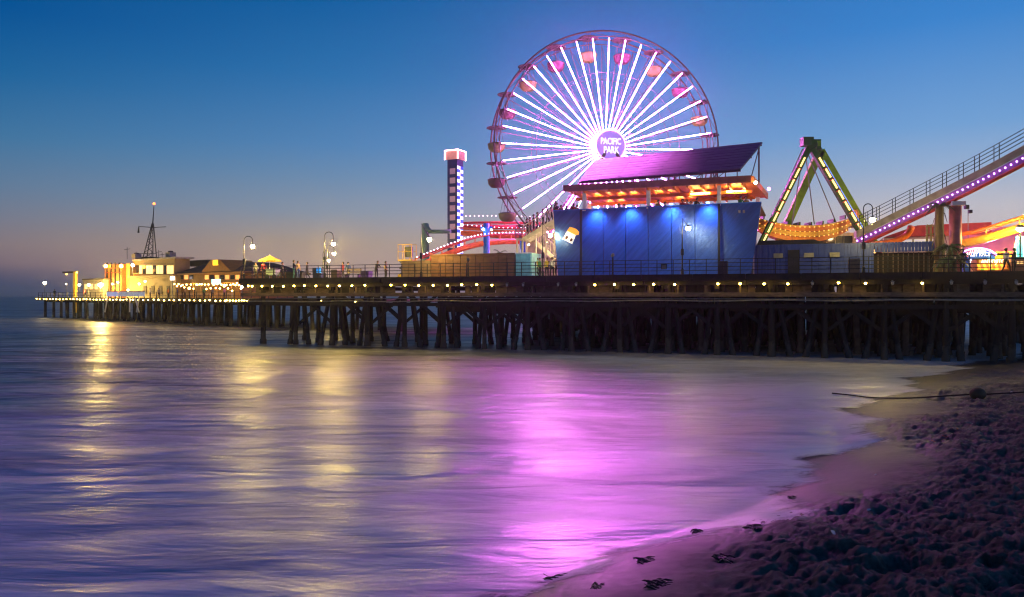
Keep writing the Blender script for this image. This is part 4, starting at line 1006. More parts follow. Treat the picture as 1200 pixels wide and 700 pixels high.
# ship hanging at rest
zk = ray(943, 284, DS+1.5).z; hl = 5.0; cy = DS+1.5+.4; cx = piv.x-.1
shipo = M('ship orange paint', (.75,.26,.03), .4); shipy = M('ship yellow paint', (.8,.48,.05), .4)
def hullz(u): return zk+ 1.05*abs(u)**2.2
for row, (zo0, zo1, wd, mt) in enumerate(((0,.42,.75,shipo),(.46,.85,.95,shipy),(.89,1.25,1.05,shipo),(1.28,1.42,1.12,shipy))):
    mb = MB(); n_ = 18
    for i in range(n_):
        u0, u1 = -1+2*i/n_, -1+2*(i+1)/n_
        w0, w1 = wd*(1-.72*abs(u0)**3), wd*(1-.72*abs(u1)**3)
        x0_, x1_ = cx+u0*hl*(.80+.06*row), cx+u1*hl*(.80+.06*row)
        mb.hexa([(x0_,cy-w0,hullz(u0)+zo0),(x1_,cy-w1,hullz(u1)+zo0),(x1_,cy+w1,hullz(u1)+zo0),(x0_,cy+w0,hullz(u0)+zo0),(x0_,cy-w0,hullz(u0)+zo1),(x1_,cy-w1,hullz(u1)+zo1),(x1_,cy+w1,hullz(u1)+zo1),(x0_,cy+w0,hullz(u0)+zo1)])
    mb.build('hull_strake', mt, sr_)
for u_, nm in ((-1,'bow'),(1,'stern')):
    x_ = cx+u_*hl*.98; mb = MB(); mb.tube([(x_-u_*.3,cy,zk+1.7),(x_+u_*.1,cy,zk+2.5),(x_-u_*.05,cy,zk+2.9),(x_-u_*.3,cy,zk+2.85)], [.25,.18,.12,.08], 8); mb.build(nm+'_scroll', shipy, sr_)
sb2 = None; shb = EM('ship bulb', (1,.50,.10), 2.6)
for rz_ in (.44, .87, 1.27):
    for i in range(22):
        u_ = -1+2*(i+.5)/22; w0 = 1.12*(1-.72*abs(u_)**3)
        if sb2 is None: mb = MB(); mb.ball((0,0,0), .05, 6, 4); sb2 = mb.build('ship_bulb', shb, sr_, world=False); ob = sb2
        else: ob = sb2.copy(); COL.objects.link(ob); ob.parent = sr_
        ob.location = WM[sr_.name].inverted() @ Vector((cx+u_*hl*.93, cy-w0-.05, hullz(u_)+rz_))
for u_ in (-.75, -.25, .25, .75):
    mb = MB(); mb.tube([(cx+.1+u_*.2, cy-.2, piv.z), (cx+u_*hl*.8, cy-.2, zk+1.6)], .05, 6); mb.build('hanger_arm', greymetal, sr_)
for i in range(8):
    u_ = -.8+i*.229; mb = MB(); mb.box(cx+u_*hl*.9-.06, cx+u_*hl*.9+.06, cy-.8*(1-.6*abs(u_)**3), cy+.8*(1-.6*abs(u_)**3), hullz(u_)+1.43, hullz(u_)+1.75); mb.build('seat', darkgreen, sr_)

# ride station behind the blue shed
stn = thing('ride_station', 'cream ride station with railings behind the lime green ride leg', 'building', PR.G(985, 20, DK), PR.rz)
q0, q1 = PR.s_at(958, 20), PR.s_at(1003, 20); zs0, zs1 = DK, PR.Z(262, 980, 20)
creamw = M('station cream', (.52,.44,.30), .7)
mb = MB(); PR.box(mb, q0, q1, 20, 24, zs0, zs1-.9); mb.build('wall', creamw, stn)
mb = MB(); PR.box(mb, q0-.2, q1+.2, 19.8, 24.2, zs1-.14, zs1); mb.build('roof', creamw, stn)
for k in range(6):
    s_ = q0+(q1-q0)*k/5; mb = MB(); PR.box(mb, s_-.06, s_+.06, 19.9, 20.0, zs1-.9, zs1-.14); mb.build('post', white, stn)
for px in (964, 974, 984, 994):
    s_ = PR.s_at(px, 19.9); mb = MB(); PR.box(mb, s_-.35, s_+.35, 19.93, 19.99, zs1-2.2, zs1-1.2); mb.build('window', winddark, stn)
lamp('station_light', 'POINT', PR.P(975, 275, 17.5), 160, (1,.75,.4), stn, .2)
lamp('ship_light', 'POINT', PR.P(930, 286, 9.5), 320, (1,.62,.2), sr_, .2)

# ------------------------------------------------------------------ blue shed and slatted stall
shd = thing('blue_shed', 'long low blue corrugated shed behind the railing, right of the tall blue wall', 'shed', PR.G(960, 5, DK), PR.rz)
q0, q1, q2 = PR.s_at(884, 5), PR.s_at(1021, 5), PR.s_at(1098, 5)
zt_ = PR.Z(285, 1000, 5); i = 0; s_ = q0; rib = None
while s_ < q1:
    mb = MB(); PR.box(mb, s_, s_+.21, 5-.05*(i % 2), 5.1, DK+.02, zt_-.003*(i % 3)); mb.build('corrugated_panel', blueshed, shd); s_ += .225; i += 1
s_ = q1
while s_ < q2:
    mb = MB(); PR.box(mb, s_, s_+.19, 5-.05*(i % 2), 5.1, zt_-.72, zt_); mb.build('corrugated_panel', blueshed, shd); s_ += .225; i += 1
mb = MB(); PR.box(mb, q0, q2, 5.12, 8.5, zt_-.2, zt_-.04); mb.build('roof', blueshed, shd)
mb = MB(); a0_ = PR.s_at(888, 5); mb.prism([(a0_,0),(a0_+5.2,0),(a0_+4.1,.34),(a0_+.1,.34)], PR.at(0,5.0,zt_+.01), PR.u, (0,0,1), PR.v*3); mb.build('raised_roof', darkmetal, shd)
mb = MB(); PR.box(mb, q0, q1, 5.12, 8.4, DK, zt_-.21); mb.build('core', blueshed, shd)
for k, px in enumerate((912, 948, 978)):
    s_ = PR.s_at(px, 5); mb = MB(); PR.box(mb, s_-.35, s_+.35, 4.88, 4.94, DK+1.35, DK+1.75); mb.build('vent', greymetal, shd)
s_ = PR.s_at(930, 5); mb = MB(); PR.box(mb, s_-.42, s_+.42, 4.88, 4.94, DK+.02, DK+2.0); mb.build('door', darkmetal, shd)
stl = thing('slatted_stall', 'dark slatted stall front under the right end of the blue shed', 'stall', PR.G(1060, 5.3, DK), PR.rz)
s_ = q1+.12; 
while s_ < q2+.3:
    mb = MB(); PR.box(mb, s_, s_+.07, 5.3, 5.36, DK, zt_-.75); mb.build('slat', timber2, stl); s_ += .34
mb = MB(); PR.box(mb, q1+.1, q2+.3, 5.37, 8.2, DK, zt_-.78); mb.build('back_wall', timber, stl)

# ------------------------------------------------------------------ lift hill on the right
LH = smooth_path([ray(1004, 283, 62), ray(1028, 272, 60.8), ray(1075, 249, 58.5), ray(1122, 226, 56), ray(1172, 200.5, 53.5), ray(1260, 153, 50)], 60)
lh = thing('coaster_ramp', 'steep coaster ramp with purple LED side and railed grey walkway climbing right', 'roller coaster', (LH[30].x, LH[30].y, DK), 0)
purpface = M('purple girder paint', (.30,.10,.42), .45); walkm = M('walkway grey', (.30,.28,.23), .6)
back = Vector((.25, .95, 0))
for i in range(0, len(LH)-1, 3):
    A_, B_ = LH[i], LH[min(i+3, len(LH)-1)]
    mb = MB(); v0 = Vector((0,0,-.28)); v1 = Vector((0,0,.28))
    mb.hexa([A_+v0, B_+v0, B_+v0+back*.25, A_+v0+back*.25, A_+v1, B_+v1, B_+v1+back*.25, A_+v1+back*.25]); mb.build('girder', purpface, lh)
    mb = MB(); o_ = Vector((0,.05,.30)); o2 = Vector((0,.05,.86)); bk_ = back*1.2
    mb.hexa([A_+o_, B_+o_, B_+o_+bk_, A_+o_+bk_, A_+o2, B_+o2, B_+o2+bk_, A_+o2+bk_]); mb.build('walkway', walkm, lh)
mb = MB(); mb.tube([p+Vector((0,-.06,-.42)) for p in LH], .13, 8); mb.build('lower_tube', redpaint, lh, smooth=True)
mb = MB(); mb.tube([p+Vector((0,.9,-.45)) for p in LH], .13, 8); mb.build('lower_tube', orange2, lh, smooth=True)
lb1 = None; acc = 0; nx = 0
for i in range(1, len(LH)):
    seg = (LH[i]-LH[i-1]).length
    while nx <= acc+seg and nx < 40:
        p = LH[i-1].lerp(LH[i], (nx-acc)/seg)+Vector((0,-.07,.05))
        if lb1 is None: mb = MB(); mb.ball((0,0,0), .055, 6, 4); lb1 = mb.build('led_bulb', purb, lh, world=False); ob = lb1
        else: ob = lb1.copy(); COL.objects.link(ob); ob.parent = lh
        ob.location = WM[lh.name].inverted() @ p; nx += .39
    acc += seg
for off in (.08, 1.15):
    o_ = Vector((0,.05,.86))+back*off
    for z in (.30,.58,.86,1.12):
        mb = MB(); mb.tube([p+o_+Vector((0,0,z)) for p in LH[3:]], .022, 4); mb.build('rail_bar', darkmetal, lh)
    for i in range(3, len(LH), 5):
        mb = MB(); mb.bar(LH[i]+o_, LH[i]+o_+Vector((0,0,1.14)), .05, .05); mb.build('rail_post', darkmetal, lh)
cP = ray(1119.5, 240, 56.6); mb = MB(); mb.tube([Vector((cP.x,cP.y,DK)), cP+Vector((0,0,-.1))], .42, 16); mb.build('column', rosecol, lh, smooth=True)
mb = MB(); mb.box(cP.x-.5, cP.x+.5, cP.y-.5, cP.y+.5, cP.z-.1, cP.z+.2); mb.build('column_head', white, lh)
cP = ray(1030, 283, 60.2); mb = MB(); mb.tube([Vector((cP.x,cP.y,DK)), cP], .25, 12); mb.build('column', orange2, lh)
mb = MB(); mb.tube(smooth_path([ray(1022,287,63), ray(1045,284,63), ray(1062,276,62.5), ray(1068,266,62)], 16), .28, 10); mb.build('crossover_tube', orange2, lh, smooth=True)
track('coaster_track', 'orange and yellow coaster track rising right, under the purple-lit ramp', rp([(1120,276),(1140,272),(1160,267),(1185,259),(1215,250)], 62, 58), .9, .34, .12, orange2, yellowtrack, 2.2, None, None, .75)

# ------------------------------------------------------------------ right-hand buildings, booths
pb = thing('pink_hall', 'large pink hall with red roof behind the lit game booths', 'building', PR.G(1120, 18, DK), PR.rz)
q0, q1 = PR.s_at(1036, 18), PR.s_at(1235, 18); zr = PR.Z(276, 1100, 18)
mb = MB(); PR.box(mb, PR.s_at(1130,18), q1, 18, 30, DK, zr+.6); mb.build('wall', magwall, pb)
mb = MB(); PR.box(mb, q0, PR.s_at(1129.6,18), 18.1, 30, DK, zr-.1); mb.build('side_wall', creamw, pb)
mb = MB(); a1_ = PR.s_at(1162,17.6); mb.prism([(q0,0),(a1_,0),(a1_,1.05),(q0+2.6,.95)], PR.at(0,17.6,zr-.05), PR.u, (0,0,1), PR.v*12.6); mb.build('roof', redpaint, pb)
for px in (1062, 1078, 1090):
    s_ = PR.s_at(px, 18.05); mb = MB(); PR.box(mb, s_-.45, s_+.45, 18.02, 18.09, zr-1.2, zr-.3); mb.build('window', EM('pale window', (.9,.95,.8), .45), pb)
nar = smooth_path([PR.P(1127,297.5,8.9), PR.P(1133,293.5,8.9), PR.P(1145,291,8.9), PR.P(1158,293,8.9), PR.P(1168,299,8.9)], 24)
bs_th = thing('game_booth', 'blue game booth with white lit two-line sign and violet neon arc', 'booth', PR.G(1143, 9, DK), PR.rz)
mb = MB(); PR.pbox(mb, 1130, 1166, 9.3, 12, DK, PR.Z(301, 1143, 9)); mb.build('body', bluepaint, bs_th)
mb = MB(); z0_ = PR.Z(302,1143,9); z1_ = PR.Z(292.5,1143,9); a0_, a1_ = PR.s_at(1134,9), PR.s_at(1166,9)
mb.prism([(a0_,z0_),(a1_,z0_),(a1_-.2,z1_-.35),(a0_+1.3,z1_),(a0_+.3,z1_-.3)], PR.at(0,9,0), PR.u, (0,0,1), PR.v*.15); mb.build('sign_board', M('sign board blue', (.02,.13,.42), .5, emit=(.03,.2,.8), es=.35), bs_th)
mb = MB(); mb.tube(nar, .07, 6); mb.build('neon_arc', EM('violet neon', (.55,.25,1), 5), bs_th)
lwh = EM('booth letters', (.9,.95,1), 1.6)
text('TUNNEL', .42, bs_th, WM[bs_th.name].inverted() @ PR.P(1146, 294.3, 8.93), lwh, width=1.15, ext=.03)
text('ALLEY RACE', .42, bs_th, WM[bs_th.name].inverted() @ PR.P(1146, 298.4, 8.93), lwh, width=1.62, ext=.03)
mb = MB(); PR.pbox(mb, 1136.2, 1139, 8.9, 8.96, PR.Z(308.5,1138,8.9), PR.Z(303.5,1138,8.9)); mb.build('poster', EM('booth poster', (.85,.85,1), 3), bs_th)
lamp('booth_light', 'POINT', PR.P(1146, 288, 7.6), 22, (.85,.35,1), bs_th, .2)
lamp('booth_wash', 'POINT', PR.P(1165, 292, 13), 700, (1,.45,.65), bs_th, .4)
bt = thing('snack_booth', 'yellow and orange lit snack booth with a glowing white sign', 'booth', PR.G(1163, 6.2, DK), PR.rz)
mb = MB(); PR.pbox(mb, 1145, 1184, 6.6, 9, DK, PR.Z(303.5,1165,6.6)); mb.build('body', yellowpaint, bt)
mb = MB(); PR.pbox(mb, 1147.5, 1185, 6.3, 6.4, PR.Z(309,1165,6.3), PR.Z(304.4,1165,6.3)); mb.build('sign_board', EM('sign warm', (1,.45,.10), .9), bt)
text('ANTOJITOS!', .4, bt, WM[bt.name].inverted() @ PR.P(1166, 306.8, 6.26), EM('warm letters', (1,.9,.75), 2.2), width=1.75, ext=.02)
awn = [EM('awning yellow', (1,.55,.03), 1.7), EM('awning orange', (1,.24,.02), 1.3), EM('awning green', (.16,.5,.03), 1.0)]
k_ = 0
for px in np.arange(1145, 1176, 3.4):
    mb = MB(); p0 = PR.P(px, 309.8, 6.3); p1 = PR.P(px+3.2, 309.8, 6.3); f_ = Vector((0,0,-.33))-PR.v*.45
    mb.hexa([p0+f_, p1+f_, p1+f_+PR.v*.05, p0+f_+PR.v*.05, p0, p1, p1+PR.v*.05, p0+PR.v*.05]); mb.build('awning_stripe', awn[k_ % 2], bt); k_ += 1
for px in np.arange(1147, 1176, 4.2):
    mb = MB(); p0 = PR.P(px, 317.2, 6.1); mb.box(p0.x-.11, p0.x+.11, p0.y-.05, p0.y+.05, p0.z-.12, p0.z+.16); mb.build('menu_panel', awn[(k_ % 3)], bt); k_ += 1
mb = MB(); PR.pbox(mb, 1145, 1184, 6.0, 6.25, DK, DK+.32); mb.build('counter', M('counter brown', (.3,.12,.05), .6), bt)
yb = thing('yellow_kiosk', 'plain yellow kiosk top left of the cyan lit panel', 'kiosk', PR.G(1175, 10, DK), PR.rz)
mb = MB(); PR.pbox(mb, 1166.5, 1185.5, 10, 12, DK, PR.Z(295,1176,10)-.12); mb.build('body', yellowpaint, yb)
mb = MB(); PR.pbox(mb, 1165.5, 1186.5, 9.8, 12.1, PR.Z(295,1176,10)-.118, PR.Z(295,1176,10)); mb.build('roof', orange2, yb)
rb = thing('brick_kiosk', 'low brown kiosk at the right edge behind the railing', 'kiosk', PR.G(1195, 6, DK), PR.rz)
mb = MB(); PR.pbox(mb, 1185.5, 1225, 6, 8.5, DK, PR.Z(303,1195,6)); mb.build('body', M('brown kiosk', (.28,.14,.09), .7), rb)
mb = MB(); PR.pbox(mb, 1185, 1226, 5.8, 8.6, PR.Z(303,1195,6)+.002, PR.Z(303,1195,6)+.1); mb.build('roof', timber2, rb)
for k in range(4):
    px = 1188+k*4; mb = MB(); PR.pbox(mb, px, px+2.6, 5.93, 5.99, DK+.75, DK+.9); mb.build('window', warmwin, rb)
cy_ = thing('cyan_panel', 'tall cyan glowing panel with green neon edge at the right', 'light panel', PR.G(1195, 9, DK), PR.rz)
mb = MB(); PR.pbox(mb, 1191, 1215, 9, 9.3, DK, PR.Z(277,1195,9)); mb.build('panel', EM('cyan glow', (.02,.42,.75), .9), cy_)
mb = MB(); mb.tube(smooth_path([PR.P(1191,301,8.9), PR.P(1189.3,292,8.9), PR.P(1190.5,285,8.9), PR.P(1194,279.5,8.9)], 12), .06, 6); mb.build('neon_edge', EM('green neon', (.45,1,.35), 4), cy_)
for px in (1195, 1199):
    mb = MB(); PR.pbox(mb, px, px+.8, 8.94, 8.99, DK+1.2, PR.Z(279,1195,9)); mb.build('glow_tube', EM('cyan tube', (.4,.9,1), 3), cy_)
fl = thing('floodlight', 'dazzling white floodlight over the cyan panel at the right edge', 'floodlight', PR.G(1195.5, 8, DK), 0)
p = PR.P(1195.5, 268, 8); mb = MB(); mb.tube([Vector((p.x,p.y,DK)), p-Vector((0,0,.3))], .06, 8); mb.build('pole', darkmetal, fl)
mb = MB(); mb.ball(p, .24, 12, 8); mb.build('lamp_head', brightwhite, fl)
mb = MB(); mb.lathe([(.1,.3),(.26,.2),(.28,.05)], p, 12); mb.build('hood', darkmetal, fl)
# small flag/speaker mast
sm = thing('speaker_mast', 'thin mast with small dark speakers right of the rose column', 'mast', PR.G(1134.5, 14, DK), 0)
p = PR.P(1134.5, 243, 14); mb = MB(); mb.tube([Vector((p.x,p.y,DK)), p], .035, 6); mb.build('pole', greymetal, sm)
mb = MB(); mb.box(p.x-.28, p.x+.02, p.y-.15, p.y+.15, p.z-.15, p.z+.18); mb.box(p.x+.05, p.x+.28, p.y-.15, p.y+.15, p.z-.5, p.z-.22); mb.build('speaker', darkmetal, sm)
# crowd by the booths
for px, cl, kd, lb in [(1128,'black','stand','in black left of the blue game booth'),
                       (1179,'white','walk','in white walking past the snack booth'),(1189,'black','stand','in black by the low brown kiosk')]:
    person(kd, PR.G(px, 3.2, DK), random.uniform(-2,2), cl, 'black', 'person '+lb, 'people by the booths')

# palms
leafm = M('palm leaf', (.045,.085,.02), .55, var=.4); trunkm = M('palm trunk', (.12,.085,.05), .85, bump=.8, bs=8)
def palm(px, t_, py_top, label, n=14, fl_=1.5, tr=.16, z0=DK, droop=1.0, skirt=False):
    g = PR.G(px, t_, z0); top = PR.P(px, py_top, t_); th = thing('palm_tree', label, 'palm tree', g, random.uniform(0, 6), 'palms')
    H = top.z-z0; mb = MB(); mb.tube([(0,0,0),(.04,0,H*.3),(.02,.03,H*.7),(0,0,H)], [tr*1.3,tr,tr*.9,tr*.8], 8); mb.build('trunk', trunkm, th, world=False)
    for i in range(n):
        a_ = 2*math.pi*i/n*2.4+random.uniform(-.3,.3); el = random.uniform(-.2, 1.2); mb = MB(); L_ = fl_*random.uniform(.8,1.15)
        pts = []
        for k in range(7):
            u_ = k/6; pts.append(Vector((math.cos(a_)*L_*u_*math.cos(el*.6), math.sin(a_)*L_*u_*math.cos(el*.6), H+L_*(math.sin(el)*u_-.85*droop*u_*u_))))
        side = Vector((-math.sin(a_), math.cos(a_), 0))
        for k in range(1, 7):
            for s2 in (-1, 1):
                for h_ in (0, .5):
                    p = pts[k-1].lerp(pts[k], h_); wl = L_*.26*math.sin(math.pi*min(1,(k+h_)/7)**.7)+.05; tip = p+side*s2*wl+(pts[k]-pts[k-1])*.8-Vector((0,0,wl*.45))
                    mb.quad(p, p+(pts[k]-pts[k-1])*.35, tip)
        mb.tube(pts, [.025]*6+[.008], 4); mb.build('frond', leafm, th, world=False)
    if skirt:
        for i in range(10):
            a_ = random.uniform(0, 6.28); z_ = H*random.uniform(.25,.92); mb = MB(); c0 = Vector((math.cos(a_)*tr,math.sin(a_)*tr,z_)); c1 = c0*1.0+Vector((math.cos(a_)*.2,math.sin(a_)*.2,-.7)); sd_ = Vector((-math.sin(a_),math.cos(a_),0))*.09
            mb.quad(c0-sd_, c0+sd_, c1+sd_*.6, c1-sd_*.3); mb.build('dead_frond', trunkm, th, world=False)
    return th
palm(1101, 4.4, 241, 'tall thick shaggy palm crossing the purple-lit ramp', 12, 1.0, .34, skirt=True)
palm(1112, 3.6, 291, 'bushy low palm left of the rose column', 18, 1.2, .15)
palm(1119, 2.8, 303, 'lowest bushy palm in front of the rose column', 18, 1.1, .15)
palm(1106, 3.0, 305, 'small palm before the shaggy trunk', 14, .9, .12)
palm(586, 4.5, 296.5, 'little yellow-lit potted palm top above the brown hoarding', 10, .8, .08, droop=.7)
palm(325.5, 2.6, 320.5, 'small round potted palm right of the snack cart', 14, .45, .06)
# lattice tower beside palm
sc1 = thing('lattice_tower', 'small yellowish lattice tower left of the shaggy palm', 'tower', PR.G(1092, 8, DK), PR.rz)
zt2 = PR.Z(263, 1092, 8); q0, q1 = PR.s_at(1087,8), PR.s_at(1096,8); ylw = M('yellow green steel', (.30,.26,.08), .6)
for s_ in (q0, (q0+q1)/2, q1):
    for t_ in (8, 8.5):
        mb = MB(); PR.box(mb, s_-.05, s_+.05, t_, t_+.1, DK, zt2); mb.build('post', ylw, sc1)
for k in range(6):
    z_ = DK+(zt2-DK)*(k+.9)/6; mb = MB(); PR.box(mb, q0-.08, q1+.08, 7.95, 8.65, z_-.05, z_); mb.build('shelf', ylw, sc1)

# ------------------------------------------------------------------ far pier end
fpier = thing('far_pier', 'lower far end of the pier on dark piles, left', 'pier', FP.at(0,0,0), FP.rz)
fs0, fs1 = FP.s_at(43, 0), FP.s_at(452, 0)
mb = MB(); FP.box(mb, fs0, fs1, 0, 24, FDK-.3, FDK); mb.build('deck', timber2, fpier)
mb = MB(); FP.box(mb, fs0, fs1, -.1, -.003, FDK-.55, FDK+.1); mb.build('fascia_board', timber, fpier)
fpmesh = None; s_ = FP.s_at(55, .5); k = 0
fb = MB(); fb.tube([(0,0,FDK-.3),(0,0,-1)], [.24,.28], 7, cap=False)
while s_ < fs1:
    for j in range(3 if FP.G(0,0,0) is not None and k < 30 else 2):
        if fpmesh is None: ob = fb.build('pile', timber, fpier, world=False); fpmesh = ob
        else: ob = fpmesh.copy(); COL.objects.link(ob); ob.parent = fpier
        ob.location = (s_+random.uniform(-.4,.4), .5+j*4+random.uniform(-.4,.4), 0); ob.rotation_euler = (0, random.choice((0,0,.10,-.08)), 0)
    s_ += (2.4 if k < 32 else 3.9) if k > 6 else 3.4; k += 1
mb = MB(); FP.box(mb, fs0+3, fs1, .9, 1.1, FDK-.9, FDK-.56); mb.build('cap_beam', timber, fpier)
# string lights along the far deck edge
sl = thing('light_string', 'string of yellow bulbs along the edge of the far low deck', 'string lights', FP.at(0,-.25,FDK-.25), FP.rz)
mb = MB(); mb.box(fs0, fs1, -.01, .01, .10, .12); mb.build('cable', darkmetal, sl, world=False)
pxs = list(np.arange(43, 160, 3.9))+list(np.arange(162, 268, 6.0))+list(np.arange(266, 290, 3.4))+[376.6,385.4,391,398,416.6,435,443]
fbm = None
for px in pxs:
    if fbm is None: mb = MB(); mb.ball((0,0,0), .12, 8, 5); ob = mb.build('bulb', stringwarm, sl, world=False); fbm = ob
    else: ob = fbm.copy(); COL.objects.link(ob); ob.parent = sl
    ob.location = (FP.s_at(px+random.uniform(-.5,.5), -.25), 0, random.uniform(-.06,.05)); ob.scale = (random.uniform(.8,1.15),)*3
# far railing
fr_ = thing('far_railing', 'thin dark railing along the far low deck', 'railing', FP.at(0,.3,FDK), FP.rz)
for z in (.5, 1.05):
    mb = MB(); mb.box(fs0, fs1, -.02, .02, z-.03, z+.03); mb.build('rail_bar', darkmetal, fr_, world=False)
s_ = fs0; rpst = None
while s_ < fs1-1:
    if rpst is None: mb = MB(); mb.box(-.04,.04,-.04,.04,0,1.1); ob = mb.build('post', darkmetal, fr_, world=False); rpst = ob
    else: ob = rpst.copy(); COL.objects.link(ob); ob.parent = fr_
    ob.location = (s_, 0, 0); s_ += 2.2
# harbour office
def FB(mb, px0, px1, t0, t1, pyt, pyb=None, z0=None):
    pm = (px0+px1)/2; FP.pbox(mb, px0, px1, t0, t1, z0 if z0 is not None else FP.Z(pyb, pm, t0), FP.Z(pyt, pm, t0))
ho = thing('harbour_office', 'cream harbour office with glazed control room, left', 'building', FP.G(178, 8, FDK), FP.rz)
mb = MB(); FB(mb, 146, 206, 8, 12, 325, z0=FDK); mb.build('ground_floor', cream, ho)
mb = MB(); FB(mb, 150, 203, 7.6, 12, 322.8, 325.2); mb.build('parapet', cream, ho)
mb = MB(); FB(mb, 156, 204.5, 8.6, 11.5, 304, 323); mb.build('control_room', cream, ho)
mb = MB(); FB(mb, 154.5, 206, 8.3, 11.8, 302.6, 304.6); mb.build('roof', M('office roof', (.4,.37,.3), .7), ho)
for i in range(10):
    px = 163+i*4.05; mb = MB(); FB(mb, px, px+3.3, 8.45, 8.55, 311.3, 321); mb.build('window', warmwin if i % 3 != 1 else winddark, ho)
    mb = MB(); FB(mb, px+.2, px+3.1, 8.40, 8.44, 309.3, 309.9); mb.build('window_hood', darkmetal, ho)
mb = MB(); FB(mb, 156.4, 162, 8.45, 8.58, 311.3, 320); mb.build('window', winddark, ho)
for i in range(4):
    px = 168+i*9; mb = MB(); FB(mb, px, px+3.5, 7.9, 7.98, 335, 345); mb.build('door', timber2, ho)
mb = MB(); mb.ball(FP.P(155.5, 311, 7), .30, 8, 6); mb.build('roof_lamp', EM('office lamp', (1,.85,.6), 40), ho)
mb = MB(); mb.tube([FP.P(155, 322, 7), FP.P(155.3, 312, 7)], .06, 5); mb.build('lamp_post', white, ho)
for px, py in ((138,331),(163,333),(170,330),(132,333),(150,340)):
    mb = MB(); mb.ball(FP.P(px, py, 6.5), .20, 8, 6); mb.build('wall_lamp', EM('yellow wall lamp', (1,.75,.4), 30), ho)
lamp('office_flood', 'POINT', FP.P(165, 334, 4.5), 420, (1,.70,.25), ho, .3)
lamp('office_flood', 'POINT', FP.P(195, 333, 4.5), 260, (1,.70,.25), ho, .3)
sqs = thing('lit_sign', 'small pinkish white lit sign between the office and the restaurant', 'sign', FP.G(201.5, 7.3, FDK), FP.rz)
mb = MB(); FB(mb, 199.3, 203.8, 7.2, 7.35, 324, 328.5); mb.build('panel', EM('pale pink sign', (1,.82,.75), 3), sqs)
mb = MB(); FB(mb, 201.2, 201.8, 7.36, 7.5, 328.4, z0=FDK); mb.build('post', greymetal, sqs)
# mast
for px, py, hgt, lb in ((168,322.5,.9,'small grey roof unit left on the office ledge'),(160,302.5,1.0,'small grey roof unit at the left of the office roof'),(200,302.5,1.3,'dark roof unit at the right of the office roof')):
    ru = thing('roof_unit', lb, 'roof unit', FP.P(px, py, 9.5), FP.rz, 'roof units on the office')
    mb = MB(); mb.box(-.8, .8, -.6, .6, 0, hgt*.8); mb.build('casing', greymetal, ru, world=False); mb = MB(); mb.lathe([(.45,hgt*.8),(.45,hgt),(.1,hgt*1.05)], (0,0,0), 10); mb.build('fan_hood', darkmetal, ru, world=False)
ms = thing('signal_mast', 'dark lattice signal mast with a red-orange lamp, on the harbour office', 'mast', FP.G(177, 12, FDK), 0)
b_ = FP.P(175.5, 303, 12); tp_ = FP.P(179, 262, 12); tip = FP.P(180.5, 240, 12)
for dx, dy in ((-1,-1),(1,-1),(1,1),(-1,1)):
    mb = MB(); mb.tube([b_+Vector((dx*1.0,dy*.8,0)), tp_+Vector((dx*.1,dy*.1,0))], .10, 5); mb.build('leg', darkmetal, ms)
for k in range(6):
    f_ = k/6.0; f2 = (k+1)/6.0
    for d0, d1 in (((-1,-1),(1,-1)),((1,-1),(-1,-1))):
        A_ = b_.lerp(tp_, f_)+Vector((d0[0]*(1-.9*f_), -.8*(1-.9*f_), 0)); B_ = b_.lerp(tp_, f2)+Vector((d1[0]*(1-.9*f2), -.8*(1-.9*f2), 0))
        mb = MB(); mb.tube([A_, B_], .055, 4); mb.build('lattice', darkmetal, ms)
mb = MB(); mb.tube([tp_, tip], [.13,.06], 6); mb.build('topmast', darkmetal, ms)
mb = MB(); mb.tube([FP.P(162.5,265.5,12), FP.P(179,266.8,12), FP.P(194.5,266,12)], .07, 5); mb.build('yardarm', darkmetal, ms)
mb = MB(); mb.tube([FP.P(162.7,266,12), FP.P(162.2,273,12)], [.1,.22], 6); mb.build('signal_ball', darkmetal, ms)
mb = MB(); mb.ball(tip+Vector((0,0,.2)), .26, 8, 6); mb.build('lamp', EM('beacon red', (1,.14,.03), 7), ms)
mb = MB(); mb.hexa([b_+Vector(q_) for q_ in ((-2.4,-1.2,-.1),(2.0,-1.2,-.1),(2.0,1.2,-.1),(-2.4,1.2,-.1),(-2.2,-1.1,.25),(1.9,-1.1,.25),(1.9,1.1,.25),(-2.2,1.1,.25))]); mb.build('base_platform', darkmetal, ms)
for q_ in ((-2.2,.9),(1.8,.9),(-2.2,1.3),(.9,1.6)):
    mb = MB(); mb.tube([b_+Vector((q_[0],-1.1,.2)), b_+Vector((q_[0],-1.1,q_[1]))], .05, 4); mb.build('stanchion', darkmetal, ms)
mb = MB(); mb.tube([b_+Vector((-2.2,-1.1,.9)), b_+Vector((1.8,-1.1,.9))], .05, 4); mb.build('stanchion', darkmetal, ms)
for px, py, lb in ((149, 290, 'thin aerial with crossed rods on the left of the office roof'), (190, 296, 'short aerial on the right of the office roof'), (186, 293, 'middle thin aerial beside the lattice mast')):
    an = thing('roof_aerial', lb, 'aerial', FP.G(px, 9, FDK), 0, 'aerials on the office roof'); p0 = FP.P(px, 304, 9); p1 = FP.P(px, py, 9)
    mb = MB(); mb.tube([p0, p1], .05, 4); mb.build('rod', darkmetal, an); mb = MB(); mb.tube([p1+Vector((-.6,0,-.5)), p1+Vector((.6,0,-.3))], .04, 4); mb.build('cross_rod', darkmetal, an)
